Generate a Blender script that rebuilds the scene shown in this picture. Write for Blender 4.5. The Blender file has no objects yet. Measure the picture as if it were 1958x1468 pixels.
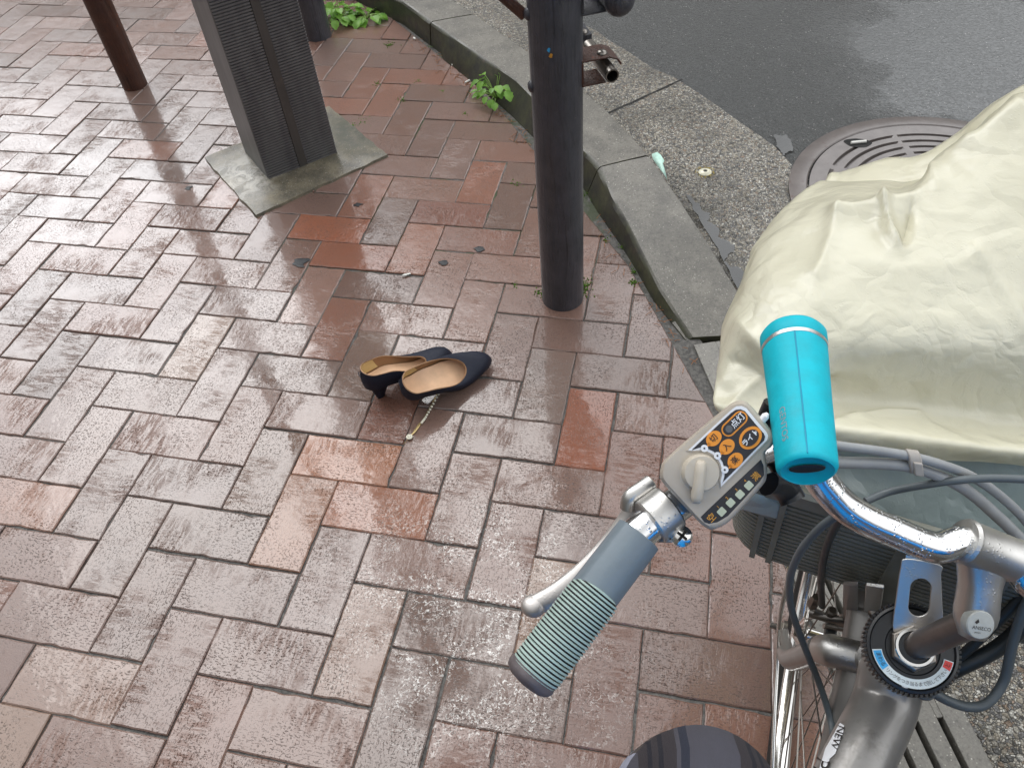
import bpy, bmesh, math, random
from mathutils import Vector as V, Matrix, noise as mnoise
random.seed(7)
S = bpy.context.scene
COL = S.collection
R_ = math.radians

# ------------------------------------------------------------------ camera
CR = (V((0.9773335, 0.2014918, -0.0649641)),      # right
      V((0.1083023, -0.7395206, -0.6643643)),     # down
      V((-0.1819062, 0.6422697, -0.7445803)))     # forward
CC = V((1.1304163, -0.5502670, 1.4247140))
FPX = 1523.133
cd = bpy.data.cameras.new('camera'); cam = bpy.data.objects.new('camera', cd); COL.objects.link(cam)
m = Matrix.Identity(4)
for i in range(3):
    m[i][0] = CR[0][i]; m[i][1] = -CR[1][i]; m[i][2] = -CR[2][i]; m[i][3] = CC[i]
cam.matrix_world = m
cd.sensor_width = 36; cd.lens = FPX / 1958 * 36; cd.clip_start = 0.02; cd.clip_end = 500
S.camera = cam

# ------------------------------------------------------------------ world, sun, exposure
S.view_settings.view_transform = 'Standard'; S.view_settings.look = 'None'
S.view_settings.gamma = 1; S.view_settings.use_curve_mapping = False
S.view_settings.exposure = 0.1
S.cycles.max_bounces = 8
SUN_EL, SUN_ROT = R_(55), R_(-40)
w = bpy.data.worlds.new('World'); S.world = w; w.use_nodes = True
nt = w.node_tree; N = nt.nodes; LK = nt.links
N.clear()
def wn(t, **k):
    n = N.new(t)
    for a, b in k.items(): setattr(n, a, b)
    return n
def wm(op, a, b=None, c=None):
    n = N.new('ShaderNodeMath'); n.operation = op
    for i, x in enumerate((a, b, c)):
        if x is None: continue
        if isinstance(x, (int, float)): n.inputs[i].default_value = x
        else: LK.new(x, n.inputs[i])
    return n.outputs[0]
sky = wn('ShaderNodeTexSky', sky_type='NISHITA', sun_disc=False, sun_elevation=SUN_EL, sun_rotation=SUN_ROT)
hs = wn('ShaderNodeHueSaturation'); hs.inputs['Saturation'].default_value = 0.3
LK.new(sky.outputs[0], hs.inputs['Color'])
tc = wn('ShaderNodeTexCoord'); sp = wn('ShaderNodeSeparateXYZ'); LK.new(tc.outputs['Generated'], sp.inputs[0])
X_, Y_, Z_ = sp.outputs
cl = wn('ShaderNodeMix', data_type='RGBA'); cl.inputs[0].default_value = 0.8
LK.new(hs.outputs[0], cl.inputs[6]); cl.inputs[7].default_value = (19.0, 19.4, 19.8, 1)      # cloud deck
# streets have unseen buildings: dark skyline, its height shaped to cut light and reflections
hl = wm('MAXIMUM', wm('SQRT', wm('ADD', wm('MULTIPLY', X_, X_), wm('MULTIPLY', Y_, Y_))), 0.001)
def lobe(ax, ay, p):
    d = wm('DIVIDE', wm('ADD', wm('MULTIPLY', X_, ax), wm('MULTIPLY', Y_, ay)), hl)
    return wm('POWER', wm('MAXIMUM', d, 0.0), p)
nz = wn('ShaderNodeTexNoise'); nz.inputs['Scale'].default_value = 5; nz.inputs['Detail'].default_value = 3
LK.new(tc.outputs['Generated'], nz.inputs['Vector'])
th = wm('SUBTRACT', wm('ADD', wm('ADD', .44, wm('ADD', wm('MULTIPLY', lobe(-.24, .97, 30), .27), wm('MULTIPLY', lobe(.27, -.96, 2), .12))), wm('MULTIPLY_ADD', nz.outputs['Fac'], .12, -.06)), wm('ADD', wm('MULTIPLY', lobe(-.72, .70, 14), .07), wm('ADD', wm('MULTIPLY', lobe(.42, .91, 22), .14), wm('MULTIPLY', lobe(.99, -.1, 3), .26))))
mr = wn('ShaderNodeMapRange', interpolation_type='SMOOTHSTEP')
LK.new(wm('SUBTRACT', Z_, th), mr.inputs['Value']); mr.inputs['From Min'].default_value = -.09; mr.inputs['From Max'].default_value = .13
mx = wn('ShaderNodeMix', data_type='RGBA'); LK.new(mr.outputs[0], mx.inputs[0])
mx.inputs[6].default_value = (1.3, 1.25, 1.15, 1)
gl_ = wn('ShaderNodeVectorMath', operation='SCALE'); LK.new(cl.outputs[2], gl_.inputs[0])
def lobe3(ax, ay, az, p):                                          # bright sky lobes added to throw glare on wet ground and chrome
    d = wm('ADD', wm('ADD', wm('MULTIPLY', X_, ax), wm('MULTIPLY', Y_, ay)), wm('MULTIPLY', Z_, az)); return wm('POWER', wm('MAXIMUM', d, 0.0), p)
gain = wm('ADD', wm('ADD', .46, wm('MULTIPLY', lobe3(-.43, .60, .675, 5), 1.4)), wm('ADD', wm('MULTIPLY', lobe3(-.68, .61, .40, 22), 3.0), wm('ADD', wm('MULTIPLY', lobe3(.36, .80, .48, 12), .7), wm('MULTIPLY', lobe3(.86, -.1, .5, 7), .9))))
LK.new(gain, gl_.inputs['Scale']); LK.new(gl_.outputs[0], mx.inputs[7])
bg = wn('ShaderNodeBackground'); bg.inputs['Strength'].default_value = 0.1; LK.new(mx.outputs[2], bg.inputs[0])
wo = wn('ShaderNodeOutputWorld'); LK.new(bg.outputs[0], wo.inputs[0])
sd = bpy.data.lights.new('sun', 'SUN'); sd.energy = 0.7; sd.angle = R_(35); sd.color = (1, .97, .93)
sun = bpy.data.objects.new('sun', sd); COL.objects.link(sun)
sdir = V((math.sin(SUN_ROT) * math.cos(SUN_EL), math.cos(SUN_ROT) * math.cos(SUN_EL), math.sin(SUN_EL)))
sun.rotation_euler = sdir.to_track_quat('Z', 'Y').to_euler(); sun.location = (0, 0, 6)

# ------------------------------------------------------------------ helpers
def ray(px, py): return CR[0] * ((px - 979) / FPX) + CR[1] * ((py - 734) / FPX) + CR[2]
def W(px, py, d): return CC + ray(px, py) * d                     # point at a depth
def G(px, py, z=0.0):                                              # point on a level
    v = ray(px, py); return CC + v * ((z - CC.z) / v.z)
def PLN(px, py, o, n):                                             # point on a plane
    v = ray(px, py); return CC + v * ((o - CC).dot(n) / v.dot(n))
def tag(o, label=None, cat=None, group=None, kind=None):
    if label: o['label'] = label
    if cat: o['category'] = cat
    if group: o['group'] = group
    if kind: o['kind'] = kind
    return o
def empty(name, loc, label, cat, group=None):
    o = bpy.data.objects.new(name, None); o.location = loc; o.empty_display_size = .05; COL.objects.link(o)
    return tag(o, label, cat, group)
def obj(name, bm, mats, parent=None, smooth=35, bevel=0, segs=2, recalc=True):
    if recalc: bmesh.ops.recalc_face_normals(bm, faces=bm.faces[:])
    me = bpy.data.meshes.new(name); bm.to_mesh(me); bm.free()
    if not isinstance(mats, (list, tuple)): mats = [mats]
    for x in mats: me.materials.append(x)
    if smooth:
        for p in me.polygons: p.use_smooth = True
        me.set_sharp_from_angle(angle=R_(smooth))
    o = bpy.data.objects.new(name, me); COL.objects.link(o)
    if parent is not None:
        o.parent = parent; o.matrix_parent_inverse = Matrix.Translation(-gloc(parent))
    if bevel:
        b = o.modifiers.new('bevel', 'BEVEL'); b.width = bevel; b.segments = segs; b.limit_method = 'ANGLE'; b.angle_limit = R_(40)
        b.harden_normals = False
    return o
def gloc(o):
    p = V((0, 0, 0))
    while o is not None:
        p = p + o.location + (o.matrix_parent_inverse.translation if o.parent else V((0, 0, 0))); o = o.parent
    return p
def BM(): return bmesh.new()
def cr(pts, n=8, closed=False):                                    # catmull-rom through tuples/vectors
    P = [V(p) for p in pts]; out = []
    L = len(P); rng = range(L if closed else L - 1)
    for i in rng:
        g = (lambda k: P[k % L]) if closed else (lambda k: P[min(max(k, 0), L - 1)])
        a, b, c, d = g(i - 1), g(i), g(i + 1), g(i + 2)
        for k in range(n):
            t = k / n
            out.append(.5 * ((2 * b) + (c - a) * t + (2 * a - 5 * b + 4 * c - d) * t * t + (3 * b - a - 3 * c + d) * t ** 3))
    if not closed: out.append(P[-1].copy())
    return out
def loft(bm, rings, closed=True, caps=(True, True), mi=0):
    uv = bm.loops.layers.uv.verify()
    vs = [[bm.verts.new(p) for p in r] for r in rings]
    n = len(rings[0]); acc = [0.0]
    for a, b in zip(rings, rings[1:]): acc.append(acc[-1] + (V(b[0]) - V(a[0])).length)
    for i in range(len(vs) - 1):
        for j in range(n if closed else n - 1):
            k = (j + 1) % n
            try: f = bm.faces.new((vs[i][j], vs[i][k], vs[i + 1][k], vs[i + 1][j]))
            except ValueError: continue
            f.material_index = mi
            for lp, (u, v) in zip(f.loops, ((j / n, acc[i]), ((j + 1) / n, acc[i]), ((j + 1) / n, acc[i + 1]), (j / n, acc[i + 1]))):
                lp[uv].uv = (u, v)
    if closed:
        for e, c in ((0, caps[0]), (-1, caps[1])):
            if c:
                try: f = bm.faces.new(vs[e]); f.material_index = mi
                except ValueError: pass
    return vs
def frames(pts, ref=None):
    P = [V(p) for p in pts]; n = len(P); T = []
    for i in range(n):
        t = P[min(i + 1, n - 1)] - P[max(i - 1, 0)]; T.append(t.normalized() if t.length > 1e-9 else V((0, 0, 1)))
    a = V(ref) if ref is not None else (V((0, 0, 1)) if abs(T[0].z) < .9 else V((1, 0, 0)))
    out = []; x = (a - T[0] * a.dot(T[0])).normalized()
    for i in range(n):
        x = (x - T[i] * x.dot(T[i])).normalized(); out.append((P[i], x, T[i].cross(x), T[i]))
    return out
def tube(bm, pts, r, segs=14, caps=(True, True), ref=None, mi=0, rb=None):
    n = len(pts); rr = r if isinstance(r, (list, tuple)) else [r] * n
    rbb = rb if isinstance(rb, (list, tuple)) else ([rb] * n if rb else rr)
    rings = []
    for (p, x, y, t), a, b in zip(frames(pts, ref), rr, rbb):
        rings.append([p + x * (a * math.cos(2 * math.pi * k / segs)) + y * (b * math.sin(2 * math.pi * k / segs)) for k in range(segs)])
    return loft(bm, rings, True, caps, mi)
def basis(z, xref=None):
    z = V(z).normalized(); a = V(xref) if xref is not None else (V((1, 0, 0)) if abs(z.x) < .9 else V((0, 1, 0)))
    x = (a - z * a.dot(z)).normalized(); return x, z.cross(x), z
def lathe(bm, o, axis, prof, segs=32, mi=0, xref=None):            # prof: (r, h)
    x, y, z = basis(axis, xref); o = V(o)
    rings = [[o + z * h + (x * math.cos(2 * math.pi * k / segs) + y * math.sin(2 * math.pi * k / segs)) * max(r, 1e-5) for k in range(segs)] for r, h in prof]
    return loft(bm, rings, True, (True, True), mi)
def box(bm, o, ex, ey, ez, mi=0):                                  # o centre, ex.. half vectors
    o = V(o); c = []
    for sx, sy, sz in ((-1,-1,-1),(1,-1,-1),(1,1,-1),(-1,1,-1),(-1,-1,1),(1,-1,1),(1,1,1),(-1,1,1)):
        c.append(bm.verts.new(o + ex * sx + ey * sy + ez * sz))
    for f in ((0,3,2,1),(4,5,6,7),(0,1,5,4),(1,2,6,5),(2,3,7,6),(3,0,4,7)):
        bm.faces.new([c[i] for i in f]).material_index = mi
def prism(bm, pts, off, mi=0):                                     # closed 3-D outline extruded by a vector
    a = [bm.verts.new(V(p)) for p in pts]; b = [bm.verts.new(V(p) + off) for p in pts]; n = len(a)
    bm.faces.new(a).material_index = mi; bm.faces.new(b[::-1]).material_index = mi
    for i in range(n): bm.faces.new((a[i], b[i], b[(i + 1) % n], a[(i + 1) % n])).material_index = mi
def ringplate(bm, outer, inner, off, mi=0):
    n = len(outer)
    A = [bm.verts.new(V(p)) for p in outer]; B = [bm.verts.new(V(p)) for p in inner]
    C = [bm.verts.new(V(p) + off) for p in outer]; D = [bm.verts.new(V(p) + off) for p in inner]
    for i in range(n):
        k = (i + 1) % n
        for q in ((A[i], A[k], B[k], B[i]), (C[i], D[i], D[k], C[k]), (A[i], C[i], C[k], A[k]), (B[i], B[k], D[k], D[i])):
            bm.faces.new(q).material_index = mi
def blob(bm, o, rx, ry, rz, seg=16, ring=10, ax=None, mi=0):
    x, y, z = ax if ax else (V((1, 0, 0)), V((0, 1, 0)), V((0, 0, 1)))
    rings = []
    for i in range(ring + 1):
        a = -math.pi / 2 + math.pi * i / ring
        rings.append([V(o) + (x * (rx * math.cos(2 * math.pi * k / seg)) + y * (ry * math.sin(2 * math.pi * k / seg))) * max(math.cos(a), 1e-3) + z * (rz * math.sin(a)) for k in range(seg)])
    loft(bm, rings, True, (True, True), mi)
def text_bm(bm, body, o, ex, ey, size, depth=.0002, align='CENTER', bold=0.0, mi=0):
    c = bpy.data.curves.new('t', 'FONT'); c.body = body; c.size = 1; c.align_x = align; c.align_y = 'CENTER'; c.offset = bold
    t = bpy.data.objects.new('t', c); COL.objects.link(t)
    dg = bpy.context.evaluated_depsgraph_get(); me = bpy.data.meshes.new_from_object(t.evaluated_get(dg))
    ez = ex.cross(ey).normalized()
    vs = [bm.verts.new(V(o) + ex * (v.co.x * size) + ey * (v.co.y * size) + ez * depth) for v in me.vertices]
    for p in me.polygons:
        try: bm.faces.new([vs[i] for i in p.vertices]).material_index = mi
        except ValueError: pass
    bpy.data.objects.remove(t); bpy.data.curves.remove(c); bpy.data.meshes.remove(me)

def srgb(h):
    h = h.lstrip('#'); o = []
    for i in (0, 2, 4):
        c = int(h[i:i + 2], 16) / 255; o.append(c / 12.92 if c < .04045 else ((c + .055) / 1.055) ** 2.4)
    return tuple(o) + (1,)
class NT:
    def __init__(s, name):
        s.m = bpy.data.materials.new(name); s.m.use_nodes = True; s.t = s.m.node_tree; s.N = s.t.nodes; s.L = s.t.links
        s.b = s.N['Principled BSDF']; s.out = s.N['Material Output']
    def n(s, t, ins=None, **k):
        x = s.N.new(t)
        for a, b in k.items(): setattr(x, a, b)
        for a, b in (ins or {}).items(): s.put(x.inputs[a], b)
        return x
    def put(s, sock, v):
        if isinstance(v, bpy.types.NodeSocket): s.L.new(v, sock)
        else: sock.default_value = v
    def m_(s, op, a, b=0.0, c=0.0):
        return s.n('ShaderNodeMath', {0: a, 1: b, 2: c}, operation=op).outputs[0]
    def mix(s, f, a, b, bt='MIX'):
        return s.n('ShaderNodeMix', {0: f, 6: a, 7: b}, data_type='RGBA', blend_type=bt).outputs[2]
    def noise(s, vec, scale, detail=3, rough=.55, dist=0.0, out='Fac'):
        return s.n('ShaderNodeTexNoise', {'Vector': vec, 'Scale': scale, 'Detail': detail, 'Roughness': rough, 'Distortion': dist}).outputs[out]
    def vor(s, vec, scale, feat='F1', out='Distance', rnd=1.0):
        return s.n('ShaderNodeTexVoronoi', {'Vector': vec, 'Scale': scale, 'Randomness': rnd}, feature=feat).outputs[out]
    def ramp(s, f, lo, hi, a=0.0, b=1.0):
        return s.n('ShaderNodeMapRange', {'Value': f, 'From Min': lo, 'From Max': hi, 'To Min': a, 'To Max': b}).outputs[0]
    def mapv(s, vec, scale=(1, 1, 1), loc=(0, 0, 0)):
        return s.n('ShaderNodeMapping', {'Vector': vec, 'Scale': scale, 'Location': loc}).outputs[0]
    def bump(s, h, st=.5, dist=.002, nrm=None):
        x = s.n('ShaderNodeBump', {'Height': h, 'Strength': st, 'Distance': dist})
        if nrm is not None: s.L.new(nrm, x.inputs['Normal'])
        return x.outputs[0]
    def obj(s): return s.n('ShaderNodeTexCoord').outputs['Object']
    def uv(s): return s.n('ShaderNodeTexCoord').outputs['UV']
    def set(s, **k):
        for a, b in k.items(): s.put(s.b.inputs[a.replace('_', ' ')], b)
        return s
def P(name, col, rough=.5, metal=0.0, var=.12, nscale=40, bump=.0, bscale=200, coat=0.0, spec=.5, dirt=None, bdist=.001, rvar=.15):
    t = NT(name); c = srgb(col) if isinstance(col, str) else tuple(col) + (1,)
    o = t.obj(); f = t.noise(o, nscale, 5, .6)
    lo = tuple(x * (1 - var) for x in c[:3]) + (1,); hi = tuple(min(x * (1 + var), 1) for x in c[:3]) + (1,)
    cc = t.mix(t.ramp(f, .3, .7), lo, hi)
    if dirt: cc = t.mix(t.ramp(t.noise(o, nscale * .4, 6, .7), dirt[1], dirt[1] + .12), cc, srgb(dirt[0]))
    t.set(Base_Color=cc, Metallic=metal, Roughness=t.ramp(f, .3, .7, max(rough - rvar * rough, .02), rough + rvar * rough))
    t.set(Coat_Weight=coat, Specular_IOR_Level=spec)
    t.b.inputs['Coat Roughness'].default_value = .08
    if bump: t.set(Normal=t.bump(t.noise(o, bscale, 4, .6), bump, bdist))
    return t.m

# ------------------------------------------------------------------ materials
def mat_brick():
    t = NT('wet clay brick'); uv = t.uv(); o = t.obj()
    col = t.n('ShaderNodeVertexColor', layer_name='brick').outputs['Color']
    big = t.noise(uv, 14, 4, .6)
    c = t.mix(t.ramp(big, .3, .72), col, t.mix(.35, col, (.17, .10, .075, 1)))
    fine = t.noise(uv, 420, 3, .7)
    c = t.mix(t.ramp(fine, .35, .75, 0, .5), c, t.mix(.5, c, (.34, .22, .17, 1)))
    # wire-cut drag marks run across the brick; pits are short dashes
    st = t.noise(t.mapv(uv, (240, 45, 1)), 1, 3, .65, .6)
    st2 = t.noise(t.mapv(uv, (105, 26, 1)), 1, 4, .7, 1.4)
    pit = t.noise(t.mapv(uv, (120, 330, 1)), 1, 2, .55)
    pit2 = t.noise(t.mapv(o, (190, 320, 190)), 1, 2, .5, .3)
    zone = t.ramp(t.noise(uv, 9, 3, .6), .42, .62)
    pits = t.m_('MULTIPLY', t.m_('MAXIMUM', t.ramp(pit, .595, .64), t.ramp(pit2, .605, .645)), t.ramp(t.noise(o, 7, 4, .6), .38, .6, .15, 1))
    c = t.mix(t.m_('MULTIPLY', pits, .65), c, (.05, .037, .03, 1))
    spk = t.ramp(t.vor(o, 120), .07, .02)
    spk = t.m_('MULTIPLY', spk, t.ramp(t.noise(o, 55, 2), .56, .62))
    c = t.mix(t.m_('MULTIPLY', spk, .75), c, (.62, .58, .5, 1))
    # lime bloom in crusty flecks, concentrated where water has dried before
    patch = t.m_('ADD', t.ramp(t.n('ShaderNodeVectorMath', {0: o, 1: (.79, .12, 0)}, operation='DISTANCE').outputs['Value'], .08, .34, 1, 0),
                 t.ramp(t.n('ShaderNodeVectorMath', {0: o, 1: (.93, .02, 0)}, operation='DISTANCE').outputs['Value'], .05, .3, .8, 0))
    fl = t.noise(o, 130, 4, .75, 1.2)
    fl2 = t.m_('MULTIPLY', t.ramp(fl, .55, .59), t.ramp(t.noise(o, 14, 3), .42, .56))
    c = t.mix(t.m_('MULTIPLY', fl2, t.m_('MINIMUM', t.m_('MULTIPLY', patch, .7), .75)), c, (.85, .83, .79, 1))
    # moss tint near the kerb corner
    h = t.m_('MULTIPLY', t.m_('ADD', t.m_('MULTIPLY', st, .7), t.m_('MULTIPLY', st2, 1.0)), t.ramp(zone, 0, 1, .22, 1.0))
    h = t.m_('SUBTRACT', h, t.m_('MULTIPLY', pits, 1.3))
    h = t.m_('ADD', h, t.m_('MULTIPLY', t.noise(o, 26, 3), .6))
    h = t.m_('ADD', h, t.m_('MULTIPLY', fine, .1))
    nb = t.bump(h, .6, .0018)
    t.set(Base_Color=c, Roughness=t.ramp(big, .3, .7, .5, .68), Normal=nb, Specular_IOR_Level=.12)
    s1 = t.ramp(st, .50, .60); s2 = t.ramp(st2, .50, .58)
    rough_ = t.ramp(t.noise(uv, 7.5, 3, .6), .47, .62, .02, 1.0)
    hf = t.m_('MULTIPLY', t.m_('ADD', t.m_('MULTIPLY', s1, .5), t.m_('MULTIPLY', s2, .8)), rough_)
    hf = t.m_('SUBTRACT', hf, t.m_('MULTIPLY', pits, 1.0))
    hf = t.m_('ADD', hf, t.m_('ADD', t.m_('MULTIPLY', t.noise(o, 26, 2), .5), t.m_('MULTIPLY', t.noise(o, 85, 2), .14)))
    hf = t.m_('ADD', t.m_('MULTIPLY', t.noise(o, 24, 2), .5), t.m_('ADD', t.m_('MULTIPLY', t.noise(o, 95, 2), .05), t.m_('MULTIPLY', hf, .16)))
    film = t.bump(hf, .8, .0011)
    # ridges of the clay stand out of the water film: no sheen there
    stw = t.noise(t.mapv(uv, (112, 22, 1)), 1, 4, .62, .9)
    dry = t.m_('MULTIPLY', t.ramp(stw, .47, .53), rough_)
    cw = t.m_('MAXIMUM', t.m_('SUBTRACT', t.m_('SUBTRACT', 1.0, t.m_('MULTIPLY', dry, .66)), t.m_('MULTIPLY', pits, .72)), 0.0)
    t.set(Coat_Weight=cw)
    t.b.inputs['Coat IOR'].default_value = 1.68
    t.set(Coat_Normal=film, Coat_Roughness=t.ramp(t.noise(o, 8, 3), .35, .65, .03, .12))
    return t.m
def mat_joint():
    t = NT('dark sandy joint'); o = t.obj()
    c = t.mix(t.ramp(t.noise(o, 90, 4, .7), .35, .7), (.045, .043, .04, 1), (.15, .142, .13, 1))
    near = t.ramp(t.n('ShaderNodeVectorMath', {0: o, 1: (.45, 1.75, 0)}, operation='DISTANCE').outputs['Value'], .45, 1.0, 1, 0)
    g = t.m_('MULTIPLY', t.ramp(t.noise(o, 11, 3, .6), .46, .58), near)
    c = t.mix(g, c, (.03, .045, .012, 1))
    t.set(Base_Color=c, Roughness=.75, Normal=t.bump(t.noise(o, 300, 4), .8, .002)); return t.m
def mat_concrete(name, a, b, wet=.5, scale=1.0, moss=0.0, smear=False):
    t = NT(name); o = t.obj()
    f = t.noise(o, 9 * scale, 6, .65); g = t.noise(o, 260, 4, .7)
    c = t.mix(t.ramp(f, .3, .72), srgb(a), srgb(b))
    c = t.mix(t.ramp(g, .4, .8, 0, .6), c, t.mix(.45, c, (.45, .43, .38, 1)))
    sp_ = t.m_('MULTIPLY', t.ramp(t.vor(o, 130), .22, .10), t.ramp(t.noise(o, 60, 2), .46, .56))
    c = t.mix(t.m_('MULTIPLY', sp_, .8), c, (.5, .48, .42, 1))
    c = t.mix(t.ramp(t.noise(o, 4.5, 5, .7), .5, .62, 0, .55), c, t.mix(.6, c, (.04, .038, .034, 1)))
    c = t.mix(t.ramp(t.noise(o, 105, 3, .6), .55, .66, 0, .6), c, t.mix(.7, c, (.05, .048, .042, 1)))
    dk = t.m_('MULTIPLY', t.ramp(t.vor(o, 210), .16, .06), t.ramp(t.noise(o, 50, 2), .52, .62))
    c = t.mix(t.m_('MULTIPLY', dk, .8), c, (.03, .03, .028, 1))
    if smear:                                                      # lime wash left of the pillar, slime on its far side
        ds = lambda x, y: t.n('ShaderNodeVectorMath', {0: o, 1: (x, y, .01)}, operation='DISTANCE').outputs['Value']
        sm = t.m_('MULTIPLY', t.ramp(ds(-.27, 1.40), .05, .17, 1, 0), t.ramp(t.noise(o, 26, 5, .7, 1.0), .42, .58))
        c = t.mix(t.m_('MULTIPLY', sm, .85), c, (.5, .47, .41, 1))
        gm = t.m_('MULTIPLY', t.ramp(ds(.04, 1.74), .06, .26, 1, 0), t.ramp(t.noise(o, 16, 5, .7), .34, .56))
        c = t.mix(t.m_('MULTIPLY', gm, .85), c, (.035, .04, .025, 1))
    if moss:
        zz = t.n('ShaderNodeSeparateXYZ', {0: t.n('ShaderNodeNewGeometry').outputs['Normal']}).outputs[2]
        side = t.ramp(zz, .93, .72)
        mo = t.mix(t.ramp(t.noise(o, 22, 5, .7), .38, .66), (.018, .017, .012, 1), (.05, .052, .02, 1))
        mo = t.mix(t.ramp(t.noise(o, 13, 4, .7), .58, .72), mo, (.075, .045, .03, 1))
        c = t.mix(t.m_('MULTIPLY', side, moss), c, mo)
    h = t.m_('ADD', t.noise(o, 160, 5, .7), t.m_('MULTIPLY', t.noise(o, 24, 3), 1.5))
    t.set(Base_Color=c, Roughness=t.ramp(f, .3, .7, .75 - .45 * wet, .85 - .3 * wet), Normal=t.bump(h, .5, .0018))
    t.b.inputs['Coat Weight'].default_value = wet; t.set(Coat_Roughness=.22, Coat_Normal=t.bump(h, .3, .001))
    return t.m
def mat_aggregate():
    t = NT('exposed aggregate concrete'); o = t.obj()
    d = t.n('ShaderNodeTexNoise', {'Vector': o, 'Scale': 60.0, 'Detail': 2.0}).outputs['Color']
    q = t.n('ShaderNodeVectorMath', {0: o, 1: t.n('ShaderNodeVectorMath', {0: d, 1: (.006, .006, .006)}, operation='MULTIPLY').outputs[0]}, operation='ADD').outputs[0]
    v1 = t.n('ShaderNodeTexVoronoi', {'Vector': q, 'Scale': 98.0}); v2 = t.n('ShaderNodeTexVoronoi', {'Vector': q, 'Scale': 215.0})
    rnd = t.n('ShaderNodeSeparateColor', {0: v1.outputs['Color']}).outputs
    rnd2 = t.n('ShaderNodeSeparateColor', {0: v2.outputs['Color']}).outputs
    def pal(r):
        x = t.n('ShaderNodeValToRGB', {0: r}); e = x.color_ramp; e.interpolation = 'CONSTANT'
        cs = [(0, (.09, .086, .078)), (.2, (.27, .245, .20)), (.4, (.16, .155, .15)), (.56, (.34, .30, .235)), (.72, (.25, .18, .125)), (.80, (.42, .39, .33)), (.92, (.56, .54, .48))]
        e.elements[0].position = 0; e.elements[0].color = cs[0][1] + (1,); e.elements[1].position = cs[1][0]; e.elements[1].color = cs[1][1] + (1,)
        for p_, c_ in cs[2:]:
            k = e.elements.new(p_); k.color = c_ + (1,)
        return x.outputs[0]
    e1 = t.n('ShaderNodeTexVoronoi', {'Vector': q, 'Scale': 98.0}, feature='DISTANCE_TO_EDGE').outputs['Distance']
    e2 = t.n('ShaderNodeTexVoronoi', {'Vector': q, 'Scale': 215.0}, feature='DISTANCE_TO_EDGE').outputs['Distance']
    mtx = t.mix(t.noise(o, 150, 3), (.04, .037, .032, 1), (.10, .093, .08, 1))
    small = t.mix(t.ramp(e2, .03, .1), mtx, pal(rnd2[1]))
    bigm = t.m_('MULTIPLY', t.ramp(e1, .06, .13), t.ramp(rnd[2], .42, .43))
    c = t.mix(bigm, small, pal(rnd[0]))
    # damp, slimy low strip by the kerb
    wetm = t.ramp(t.noise(o, 6, 4, .6), .42, .6)
    c = t.mix(t.m_('MULTIPLY', wetm, .45), c, t.mix(.75, c, (.03, .03, .025, 1)))
    ds = lambda x, y: t.n('ShaderNodeVectorMath', {0: o, 1: (x, y, -.04)}, operation='DISTANCE').outputs['Value']
    mud = t.m_('MAXIMUM', t.ramp(ds(1.16, 1.43), .05, .15, 1, 0), t.ramp(ds(1.25, 1.22), .04, .13, .9, 0))
    mud = t.m_('MULTIPLY', mud, t.ramp(t.noise(o, 22, 5, .7), .34, .52))
    c = t.mix(t.m_('MULTIPLY', mud, .88), c, (.03, .026, .017, 1))
    h = t.m_('ADD', t.m_('MULTIPLY', t.ramp(e2, 0, .12), .4), t.m_('MULTIPLY', bigm, t.ramp(e1, 0, .25)))
    t.set(Base_Color=c, Roughness=.45, Normal=t.bump(h, 1.0, .004))
    t.b.inputs['Coat Weight'].default_value = .5; t.set(Coat_Roughness=.14, Coat_Normal=t.bump(h, .8, .004))
    return t.m
def mat_asphalt():
    t = NT('wet asphalt'); o = t.obj()
    v = t.vor(t.n('ShaderNodeVectorMath', {0: o, 1: t.n('ShaderNodeVectorMath', {0: t.noise(o, 90, 2, .5, 0, 'Color'), 1: (.012, .012, .012)}, operation='MULTIPLY').outputs[0]}, operation='ADD').outputs[0], 105); n1 = t.noise(o, 190, 4, .75); n2 = t.noise(o, 3.2, 4, .6)
    c = t.mix(t.ramp(n1, .42, .62), (.010, .014, .015, 1), (.036, .036, .035, 1))
    sp_ = t.m_('MULTIPLY', t.ramp(t.vor(o, 80), .17, .08), t.ramp(t.noise(o, 31, 2), .5, .58))
    c = t.mix(t.m_('MULTIPLY', sp_, .8), c, (.5, .48, .45, 1))
    smooth = t.ramp(t.m_('ADD', t.n('ShaderNodeVectorMath', {0: o, 1: (2.25, 2.5, 0)}, operation='DISTANCE').outputs['Value'], t.m_('MULTIPLY', t.noise(o, 4, 4, .6), .5)), .75, 1.05, 0, 1)
    h = t.m_('ADD', t.m_('MULTIPLY', v, 1.4), n1)
    t.set(Base_Color=c, Roughness=.55, Normal=t.bump(h, .7, .003))
    t.b.inputs['Coat Weight'].default_value = 1.0; t.b.inputs['Coat IOR'].default_value = 1.48
    hh = t.m_('MULTIPLY', t.m_('ADD', h, t.m_('MULTIPLY', t.ramp(t.noise(o, 95, 3, .6), .5, .6), .8)), t.ramp(smooth, 0, 1, .10, 1.5))
    t.set(Coat_Roughness=t.ramp(smooth, 0, 1, .12, .06), Coat_Normal=t.bump(hh, 1.0, .0044)); return t.m
def mat_water():
    t = NT('puddle water'); o = t.obj()
    t.set(Base_Color=(.02, .02, .019, 1), Roughness=.03, IOR=1.62, Normal=t.bump(t.noise(o, 30, 3), .12, .002), Alpha=.9); return t.m
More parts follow.
